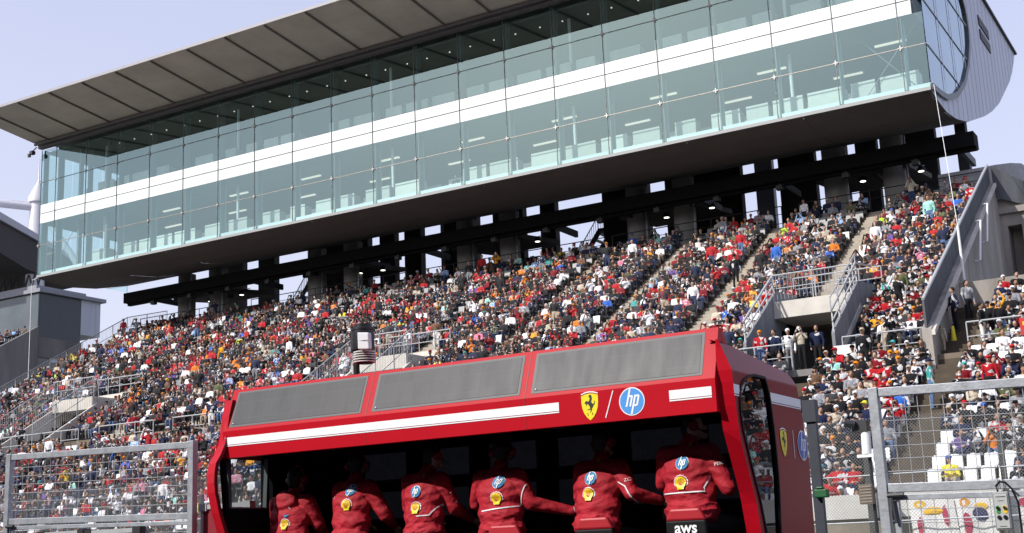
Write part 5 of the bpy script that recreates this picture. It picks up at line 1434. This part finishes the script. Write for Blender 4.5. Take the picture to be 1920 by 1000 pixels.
# ================================================================== pit wall, mesh fences, instruments
mb = MB(); mb.box((-200,10.35,-0.01),(-9.62,11.0,1.05)); mb.box((-3.80,10.35,-0.01),(200,11.0,1.05)); mb.box((-9.62,11.72,-0.01),(-3.8,12.0,1.05)); mb.build('pit_wall', mat('pit_wall_concrete',(0.42,0.41,0.39),.9,var=.2,scale=1.2,bump=.2), None, 'low concrete pit wall under the mesh fences', 'wall')
wire_m = mat('galvanised_wire', (0.42,0.43,0.44), .45, .5, var=.15, scale=12)
def fence(x0, x1, zt0, zt1, h, label, lower=True, posts=(True, True), cell=.102, extra=None):
    t = thing('mesh_fence', label, 'fence', (x0, 10.5, 1.05), None)
    Y = 10.5; sl = (zt1-zt0)/(x1-x0); Z = lambda x: zt0+(x-x0)*sl
    pw = .08
    for i, x in enumerate((x0, x1)):
        if posts[i]:
            mb = MB(); mb.box((x-pw/2,Y-pw/2,1.05),(x+pw/2,Y+pw/2,Z(x)+.012)); mb.build('post', steel, t, bevel=.006)
    a, b_ = x0+(pw/2 if posts[0] else 0), x1-(pw/2 if posts[1] else 0)
    for dz, nm in ((-.03,'top_rail'),(-h+.03,'bottom_rail')):
        mb = MB(); mb.bar((a,Y,Z(a)+dz),(b_,Y,Z(b_)+dz),.05,.072); mb.build(nm, steel, t, bevel=.005)
    def grid(zhi, zlo, nm):
        mb = MB(); nx = int((b_-a)/cell); 
        for i in range(1, nx+1):
            x = a+(b_-a)*(i)/(nx+1); mb.tube([(x,Y,Z(x)+zlo),(x,Y,Z(x)+zhi)],.0030,5,cap=False)
        nz = max(1, int(round((zhi-zlo)/.105)))
        for j in range(1, nz):
            z = zlo+(zhi-zlo)*j/nz; mb.tube([(a,Y-.006,Z(a)+z),(b_,Y-.006,Z(b_)+z)],.0032,5,cap=False)
        return mb.build(nm, wire_m, t)
    grid(-.06, -h+.06, 'wire_mesh')
    if lower:
        a2 = a+.03
        mb = MB(); mb.bar((a2,Y,Z(a2)-h-.045),(b_,Y,Z(b_)-h-.045),.04,.045); mb.build('lower_rail', steel, t, bevel=.004)
        mb = MB(); mb.box((a2,Y-.02,1.06),(a2+.045,Y+.02,Z(a2)-h-.07)); mb.build('lower_post', steel, t)
        mb = MB(); mb.tube([(a2-.03,Y-.05,Z(a2)-h-.03),(a2+.10,Y-.05,Z(a2)-h-.03)],.02,8); mb.bar((a2+.0,Y-.05,Z(a2)-h-.03),(a2+.02,Y-.05,Z(a2)-h-.25),.018); mb.build('latch', dark_metal, t)
        cell2 = cell; mbx = MB()
        nx = int((b_-a2)/.107)
        for i in range(1, nx+1):
            x = a2+(b_-a2)*i/(nx+1); mbx.tube([(x,Y,1.06),(x,Y,Z(x)-h-.07)],.003,5,cap=False)
        for j in range(5): mbx.tube([(a2+.04,Y-.006,Z(a2)-h-.14-.107*j),(b_,Y-.006,Z(b_)-h-.14-.107*j)],.0032,5,cap=False)
        mbx.build('lower_mesh', wire_m, t)
    return t
fence(-13.50,-10.42,3.0,2.925,.84,'galvanised mesh fence frame on the pit wall left of the red stand', lower=True)
fence(-2.815,3.2,2.765,2.615,.83,'galvanised mesh fence frame on the pit wall right of the red stand', lower=True)
mb = MB(); mb.box((-3.42,10.56,1.05),(-3.34,10.62,2.72)); mb.box((-3.44,10.54,2.55),(-3.33,10.64,2.735)); mb.build('fence_post', mat('painted_post',(0.045,0.05,0.065),.5,.3,var=.15,scale=6), None, 'dark grey post standing against the right end of the red stand', 'post')
mb = MB(); mb.box((-3.39,10.50,1.92),(-3.28,10.58,1.99)); mb.box((-3.37,10.49,1.99),(-3.31,10.56,2.01)); mb.build('green_clip', mat('green_plastic',(0.01,0.10,0.03),.5,var=.1), None, 'small green plastic clip on the dark grey post', 'clip', bevel=.01)

# red boards with aluminium rims low at the left
for x0, x1, z1, lb in ((-12.75,-12.05,2.03,'outer red board with aluminium rim under the left mesh fence'),(-11.95,-11.15,2.02,'inner red board with aluminium rim under the left mesh fence'),(-10.36,-9.72,2.23,'red board with pale rim between the mesh fence and the red stand')):
    y = 10.40 if x0 < -11 else 10.62
    t = thing('red_board', lb, 'board', ((x0+x1)/2, y, 1.05))
    mb = MB(); mb.box((x0,y,1.06),(x1,y+.03,z1-.04)); mb.build('panel', mat('board_red',(.24,.012,.022),.5,var=.1), t)
    mb = MB(); mb.box((x0-.03,y-.02,z1-.05),(x1+.03,y+.05,z1)); mb.box((x0-.035,y-.015,1.06),(x0,y+.04,z1-.05)); mb.box((x1,y-.015,1.06),(x1+.035,y+.04,z1-.05)); mb.build('rim', steel_lt, t)
    for x in (x0, x1): mb = MB(); mb.box((x-.06,y-.03,z1-.07),(x+.06,y+.06,z1+.012)); mb.build('corner_bracket', dark_metal if x0 < -11 else steel_lt, t)

# signal box with coloured buttons hung on the right fence
t = thing('signal_box', 'grey control box with green and yellow buttons hung on the right mesh fence', 'control box', (-1.90,10.40,1.60))
mb = MB(); mb.box((-1.965,10.38,1.595),(-1.845,10.44,1.885)); bxx = mb.build('case', mat('box_grey',(.26,.27,.27),.5,var=.1,scale=8), t, bevel=.012)
mb = MB(); mb.box((-1.953,10.374,1.61),(-1.857,10.381,1.865)); mb.build('front_plate', mat('plate_grey',(.44,.45,.44),.5,var=.06), bxx, bevel=.003)
for x, z, m_, nm in ((-1.932,1.765,mat('button_green',(.02,.30,.05),.4,var=.05),'green_button'),(-1.882,1.765,mat('button_yellow',(.80,.52,.02),.4,var=.05),'yellow_button'),(-1.930,1.735,mat('button_green',(0,0,0)),'green_field'),(-1.880,1.735,mat('button_yellow',(0,0,0)),'yellow_field'),(-1.928,1.693,black,'key_switch'),(-1.884,1.693,black,'key_switch')):
    mb = MB(); mb.tube([(x,10.374,z),(x,10.362 if 'field' not in nm else 10.370,z)],.015,12); mb.build(nm, m_, bxx)
    if 'button' in nm: 
        mb = MB(); mb.tube([(x,10.362,z),(x,10.352,z)],.010,12); mb.build('cap', black, bxx)
mb = MB(); mb.box((-1.94,10.371,1.845),(-1.87,10.3735,1.849)); mb.box((-1.925,10.371,1.815),(-1.885,10.3735,1.818)); mb.box((-1.93,10.371,1.625),(-1.88,10.3735,1.628)); mb.build('print', logo_black, bxx)
mb = MB(); mb.tube([(-1.93,10.43,1.885),(-1.935,10.42,1.93),(-1.90,10.40,1.96),(-1.86,10.40,1.95),(-1.82,10.41,1.90),(-1.79,10.43,1.80),(-1.79,10.44,1.60),(-1.80,10.44,1.3)],.008,8); mb.build('cable', black, t, smooth=True)
mb = MB(); mb.tube([(-1.93,10.45,1.885),(-1.915,10.47,2.08),(-1.905,10.48,2.1)],.003,5); mb.tube([(-1.88,10.45,1.885),(-1.898,10.47,2.08),(-1.905,10.48,2.1)],.003,5); mb.build('hanging_wire', black, t)

# weather instrument on its mast above the stand roof
t = thing('weather_station', 'black weather instrument with white louvred discs on a mast above the red stand', 'instrument', (-8.25,10.8,3.2))
mb = MB(); mb.box((-8.385,10.79,3.2),(-8.345,10.85,4.02)); mb.build('mast', black, t)
mb = MB(); mb.lathe([(.12,0),(.125,.02),(.125,.20),(.132,.205),(.132,.225),(.10,.235),(.10,.27),(.06,.275)],(-8.22,10.75,3.74),24); mb.build('sensor_drum', mat('drum_black',(.016,.016,.018),.45,var=.2), t, smooth=True)
mb = MB(); mb.box((-8.36,10.72,3.72),(-8.30,10.86,3.98)); mb.build('mount', black, t)
for i in range(5):
    mb = MB(); mb.lathe([(.06,.0),(.126-.004*abs(i-2),.0),(.126-.004*abs(i-2),.010),(.06,.016)],(-8.20,10.75,3.60+i*.026),24); mb.build('louvre_disc', mat('louvre_white',(.66,.64,.62),.5,var=.08), t, smooth=True)
mb = MB(); mb.lathe([(.085,0),(.085,.14)],(-8.20,10.75,3.59),16); mb.build('louvre_core', black, t)
mb = MB(); mb.hexa([(-8.16,10.58,3.72),(-8.03,10.60,3.71),(-8.03,10.66,3.71),(-8.16,10.64,3.72),(-8.165,10.58,3.90),(-8.035,10.60,3.885),(-8.035,10.66,3.885),(-8.165,10.64,3.90)]); wb = mb.build('white_box', mat('white_box',(.68,.68,.70),.5,var=.05), t, bevel=.01)
mb = MB(); mb.box((-8.155,10.583,3.806),(-8.03,10.588,3.811)); mb.build('box_joint', steel, wb)
mb = MB(); mb.tube([(-8.37,10.78,3.86),(-8.40,10.78,3.98),(-8.45,10.78,4.08),(-8.49,10.78,4.115),(-8.56,10.78,4.125)],.007,8); mb.tube([(-8.43,10.78,4.125),(-8.66,10.78,4.145)],.010,8); mb.box((-8.70,10.76,4.143),(-8.60,10.80,4.155)); mb.build('wind_vane', mat('vane_grey',(.20,.20,.21),.5,var=.1), t, smooth=True)
mb = MB(); mb.box((-8.325,10.62,3.935),(-8.28,10.63,3.95)); mb.box((-8.315,10.62,3.955),(-8.29,10.63,3.965)); mb.build('drum_marking', stripe_w, t)

# chain-link catch fence in front of the grandstand
ck = bpy.data.materials.new('chain_link'); ck.use_nodes = True; t_ = ck.node_tree; t_.nodes.clear()
o_ = t_.nodes.new('ShaderNodeOutputMaterial'); tr = t_.nodes.new('ShaderNodeBsdfTransparent'); df = t_.nodes.new('ShaderNodeBsdfPrincipled'); df.inputs['Base Color'].default_value = (.22,.23,.235,1); df.inputs['Metallic'].default_value = .5; df.inputs['Roughness'].default_value = .5
mx = t_.nodes.new('ShaderNodeMixShader'); tcn = t_.nodes.new('ShaderNodeTexCoord'); sp = t_.nodes.new('ShaderNodeSeparateXYZ')
t_.links.new(tcn.outputs['Object'], sp.inputs[0])
def mth(op, a, b_=None):
    m_ = t_.nodes.new('ShaderNodeMath'); m_.operation = op
    for i, q in enumerate((a, b_)):
        if q is None: continue
        if isinstance(q, (int, float)): m_.inputs[i].default_value = q
        else: t_.links.new(q, m_.inputs[i])
    return m_.outputs[0]
fac = []
for op in ('ADD', 'SUBTRACT'):
    u = mth('MULTIPLY', mth(op, sp.outputs['X'], sp.outputs['Z']), 11.0)
    fac.append(mth('LESS_THAN', mth('ABSOLUTE', mth('SUBTRACT', mth('FRACT', u), .5)), .05))
t_.links.new(mth('MAXIMUM', fac[0], fac[1]), mx.inputs[0]); t_.links.new(tr.outputs[0], mx.inputs[1]); t_.links.new(df.outputs[0], mx.inputs[2]); t_.links.new(mx.outputs[0], o_.inputs[0])
t = thing('catch_fence', 'tall chain-link catch fence along the foot of the grandstand', 'fence', (-35,35.4,0))
mb = MB(); mb.face([(-90,35.4,0.2),(10,35.4,0.2),(10,35.4,4.75),(-90,35.4,4.75)]); mb.build('chain_link_mesh', ck, t)
for x in np.arange(-88, 10, 3.55):
    mb = MB(); mb.box((x-.07,35.42,0),(x+.07,35.55,4.1)); mb.build('post', mat('fence_post_dark',(.05,.05,.052),.6,.2,var=.1), t)
for z in (1.0,1.95,3.2):
    mb = MB(); mb.tube([(-90,35.41,z),(10,35.41,z)],.02,6); mb.build('cable', steel, t)
# trackside camera on a pole, at the right
t = thing('trackside_camera', 'white tube camera and louvred box on a pole behind the right mesh fence', 'camera', (-9.72,35.0,0))
mb = MB(); mb.tube([(-9.66,35.0,0),(-9.66,35.0,4.5)],.05,8); mb.build('pole', dark_metal, t)
mb = MB(); mb.tube([(-9.70,34.9,3.75),(-9.68,34.9,4.35)],.13,12); mb.box((-9.95,34.8,3.66),(-9.5,35.0,3.74)); mb.build('camera_tube', white_paint, t, smooth=True)
mb = MB(); mb.box((-10.0,34.75,4.35),(-9.6,35.1,4.65)); mb.tube([(-9.9,34.7,4.55),(-10.15,34.6,4.6)],.1,8); mb.build('camera_head', dark_metal, t)
mb = MB(); mb.box((-9.98,34.75,2.42),(-9.62,35.0,2.95)); lb_ = mb.build('louvred_box', mat('brown_box',(.14,.115,.09),.7,var=.2), t)
mb = MB()
for i in range(6): mb.box((-9.96,34.73,2.46+i*.08),(-9.64,34.75,2.50+i*.08))
mb.build('louvre', mat('brown_slat',(.24,.20,.16),.7,var=.1), lb_)
# supporters' banners on the parapet at the right: plain painted shapes
def blob(cx, cz, rx, rz, n=14, sd=1):
    r = random.Random(sd); return [(cx+rx*math.cos(2*math.pi*i/n)*r.uniform(.82,1.1), cz+rz*math.sin(2*math.pi*i/n)*r.uniform(.82,1.1)) for i in range(n)]
cols_ = {'ban_red':(.45,.03,.08),'ban_yellow':(.80,.48,.03),'ban_navy':(.03,.03,.10),'ban_orange':(.75,.33,.05)}
for i, (x0, x1, sh, lb) in enumerate(((-8.95,-7.75,[('ban_yellow',-.3,.34,.16,.09),('ban_red',-.36,-.22,.09,.26),('ban_yellow',.02,.12,.26,.12),('ban_red',.32,-.02,.08,.30)],'white cloth banner with red and yellow painted shapes, leftmost on the parapet'),
   (-7.72,-6.75,[('ban_orange',-.25,.33,.14,.12),('ban_red',-.25,-.2,.12,.30),('ban_navy',.10,-.02,.20,.24),('ban_yellow',.16,.20,.18,.09)],'white cloth banner with red, navy and orange painted shapes beside it'),
   (-6.35,-5.2,[('ban_red',-.2,.25,.2,.12),('ban_yellow',0,-.1,.22,.14),('ban_navy',.2,.1,.12,.25),('ban_red',-.1,-.22,.12,.10)],'white cloth banner with mixed painted colours at the right picture edge'))):
    t = thing('cloth_banner', lb, 'banner', ((x0+x1)/2,35.75,1.6))
    mb = MB(); nx, nz = 10, 6; zc_ = 2.0
    hgt = 1.05
    def cl(u, v): return (x0+(x1-x0)*u+.08*(1-v), 35.72-.03*math.sin(u*9)-.05*(1-v)*math.sin(u*5+i), 2.50-hgt*(1-v)-.10*(1-v)*math.sin(u*6+1.3))
    vs = [cl(a/nx, b_/nz) for b_ in range(nz+1) for a in range(nx+1)]
    mb.add(vs, [(r*(nx+1)+q, r*(nx+1)+q+1, (r+1)*(nx+1)+q+1, (r+1)*(nx+1)+q) for r in range(nz) for q in range(nx)])
    cloth = mb.build('cloth', mat('banner_white',(.78,.77,.76),.8,var=.05,scale=2), t, smooth=True)
    for j, (mn, a, c_, rx, rz) in enumerate(sh):
        mb = MB(); pl = blob(a, c_, rx, rz, sd=j+i*7)
        n0 = []
        for px_, pz_ in pl:
            q = cl(.5+px_/(x1-x0)*1.0, .55+pz_/hgt); n0.append((q[0], q[1]-.012-.003*j, q[2]))
        mb.add(n0, poly_faces([(p[0], p[2]) for p in n0])); mb.build('painted_shape', mat(mn, cols_[mn], .8, var=.15, scale=6), cloth)
# yellow cone and flag on the right-hand steps
mb = MB(); mb.lathe([(.17,0),(.17,.03),(.12,.03),(.05,.75),(.03,.78)],(XW+.62,48.9,zs(15.6)),14); mb.build('traffic_cone', mat('cone_yellow',(.80,.66,.02),.5,var=.1), None, 'tall yellow traffic cone at the foot of the concrete side wall', 'cone', smooth=True)
mb = MB(); mb.box((-7.3,47.05,zc+.35),(-5.6,47.1,zc+.95)); fo = mb.build('flag', mat('flag_red',(.50,.03,.03),.8,var=.1), None, 'red flag with a yellow strip hung over the right walkway railing', 'flag')
mb = MB(); mb.box((-7.2,47.03,zc+.68),(-5.7,47.05,zc+.82)); 
yo = mb.build('yellow_strip', mat('flag_yellow',(.80,.55,.02),.8,var=.1), fo)
mb = MB(); mb.box((-13.9,46.98,zc+.30),(-12.9,47.02,zc+.72)); mb.build('notice_board', white_paint, None, 'white notice board fixed to the walkway railing by the tunnel', 'sign')
# ================================================================== ground, track, neighbour stand
mb = MB(); mb.box((-1500,-1500,-0.4),(1500,1500,-0.012)); mb.build('ground', mat('ground',(0.13,0.13,0.10),0.95,var=.3,scale=.05), None, kind='structure')
mb = MB(); mb.face([(-300,-6,-0.006),(300,-6,-0.006),(300,10.2,-0.006),(-300,10.2,-0.006)]); mb.build('pit_lane', mat('pit_lane_asphalt',(0.075,0.075,0.078),0.9,var=.2,scale=1.5), None, kind='structure')
mb = MB(); mb.face([(-300,11.4,-0.006),(300,11.4,-0.006),(300,27,-0.006),(-300,27,-0.006)]); mb.build('track', mat('track_asphalt',(0.05,0.05,0.052),0.9,var=.2,scale=1.2), None, kind='structure')
mb = MB()
for y in (11.9, 26.3): mb.face([(-300,y,-0.002),(300,y,-0.002),(300,y+.15,-0.002),(-300,y+.15,-0.002)])
mb.build('track_line', mat('line_paint',(0.75,0.75,0.75),0.6,var=.1), None, kind='structure')
mb = MB(); mb.face([(-300,27,-0.008),(300,27,-0.008),(300,35.9,-0.008),(-300,35.9,-0.008)]); mb.build('grass_verge', mat('verge',(0.07,0.10,0.035),0.95,var=.4,scale=2), None, kind='structure')

N = thing('neighbouring_grandstand', 'second grandstand at the far left with curved roof and glazed end box', 'grandstand', (-104,80,0))
mb = MB(); mb.prism([(74,19.2),(80,22.5),(84.5,24.8),(84.5,21.8),(80,19.7),(74,16.5)],0,-130,-99.8); mb.build('terrace', concrete_dk, N)
mb = MB(); mb.hexa([(-130,74.0,17.4),(-99.7,74.0,17.4),(-99.7,74.3,17.4),(-130,74.3,17.4),(-130,74.0,20.9),(-99.7,74.0,20.9),(-99.7,74.3,20.9),(-130,74.3,20.9)])
mb.prism([(74.3,16.6),(74.3,20.9),(80,24.2),(80,19.6)],0,-99.95,-99.6); mb.build('parapet_wall', mat('stained_concrete',(0.17,0.16,0.15),0.95,var=.35,scale=.4,stretch=(1,1,.2)), N)
mb = MB(); mb.box((-115,79.95,23.2),(-99.75,80.1,27.4)); mb.build('glazed_front', mat('smoked_front',(0.10,0.12,0.135),0.2,var=.2,scale=.3), N)
mb = MB(); mb.box((-115,80.1,23.2),(-99.72,85.0,27.5)); bx_ = mb.build('end_box', mat('smoked_glass',(0.028,0.036,0.05),0.25,var=.1), N)
mb = MB(); mb.box((-115,85.0,24.0),(-99.68,87.4,27.5)); mb.build('ribbed_cladding', mat('ribbed',(0.44,0.47,0.52),0.5,.1,var=.12,scale=1.2,stretch=(1,3,.1)), N)
mb = MB(); mb.box((-115.5,79.7,27.5),(-99.3,87.8,27.85)); mb.box((-113,80,27.85),(-100.2,86,28.3)); mb.build('box_roof', mat('box_roof',(0.24,0.25,0.28),0.6,var=.1), N)
mb = MB(); mb.box((-115,80.1,21.3),(-99.7,85.2,23.2)); mb.build('lower_wall', mat('stained_concrete',(0,0,0)), N)
mb = MB(); mb.box((-115,81.5,20.9),(-99.75,88,21.3)); mb.build('pale_slab', mat('pale_slab',(0.5,0.5,0.52),0.8,var=.1), N)
mb = MB(); mb.bar((-100.3,86,21.5),(-100.3,81,12),0.7); mb.bar((-103,81.5,21),(-103,81.5,2),1.7); mb.build('strut', dark_metal, N)
mb = MB()
prof = [(70,38.6),(78,37.4),(84,35.6),(90,33.6),(90,33.2),(84,34.9),(78,36.6),(70,37.6)]
mb.prism(prof,0,-140,-106.5); rf = mb.build('roof', mat('neighbour_roof',(0.42,0.42,0.46),0.6,var=.1), N)
mb = MB(); mb.prism([(70,37.5),(78,36.5),(84,34.8),(90,33.1),(90,30.5),(84,31.5),(78,33.6),(70,35)],0,-140,-106.8); mb.build('roof_soffit', mat('dark_soffit',(0.06,0.055,0.055),0.8,var=.1), rf)
mb = MB(); mb.lathe([(0.95,0),(0.95,7),(0.75,12.5),(1.0,12.6),(1.0,13.1),(0.3,14.6),(0.08,15),(0.05,17.4)],(-108.0,86,26.5),20); ms = mb.build('mast', mat('mast_white',(0.60,0.60,0.64),0.4,var=.06), N, smooth=True)
mb = MB(); mb.tube([(-108,86,38.6),(-112,80,38.9),(-122,68,40)],0.42,10); mb.tube([(-108,86,38.9),(-104.2,88.5,32)],0.36,10); mb.tube([(-108.3,86,39.2),(-113,80,39.4)],.1,6); mb.build('stay_tube', mat('mast_white',(0,0,0)), ms, smooth=True)
mb = MB(); mb.box((-112.8,81.5,27.9),(-110.0,81.9,31.4)); mb.build('crowd_screen', mat('screen',(0.35,0.33,0.38),0.6,var=.9,scale=1.1), N)
for i in range(7):
    a = -112+i*1.0
    mb = MB(); mb.bar((a,84.5,28.6),(a+0.9,84.5,31),0.12); mb.bar((a+0.9,84.5,28.6),(a,84.5,31),0.12); mb.build('truss', dark_metal, N)
mb = MB()
for i in range(3): mb.hexa([(-92+i*3,64,9.3),(-89.2+i*3,64,9.3),(-89.2+i*3,72,11.8),(-92+i*3,72,11.8),(-92+i*3,64,9.7),(-89.2+i*3,64,9.7),(-89.2+i*3,72,12.2),(-92+i*3,72,12.2)])
mb.build('blue_canopy', mat('blue_sheet',(0.05,0.11,0.33),0.6,var=.2,scale=.6), None, 'blue tarpaulin canopy beyond the far left railing', 'canopy')

# unseen pit garages behind the photographer, raised and darkened to block low sky
pg = thing('sky_blocking_pit_building', 'long unseen pit garage building, added to block low sky behind the camera', 'building', (-5,-9,0))
mb = MB(); mb.box((-80,-16,3.4),(70,-6.5,15.5)); mb.box((-80,-16,0),(70,-9,3.4)); mb.build('upper_storey', mat('pit_wall_grey',(0.08,0.08,0.085),.8,var=.15), pg)
for i in range(24):
    mb = MB(); mb.box((-79+i*6.2,-9,0),(-78+i*6.2,-6.6,3.4)); mb.build('garage_pier', mat('pit_pier',(0.35,0.35,0.35),.8,var=.1), pg)
for i in range(24):
    mb = MB(); mb.box((-77.5+i*6.2,-6.5,5.2),(-73.2+i*6.2,-6.44,8.2)); mb.build('window', mat('pit_window',(0.03,0.035,0.045),.2,var=.1), pg)
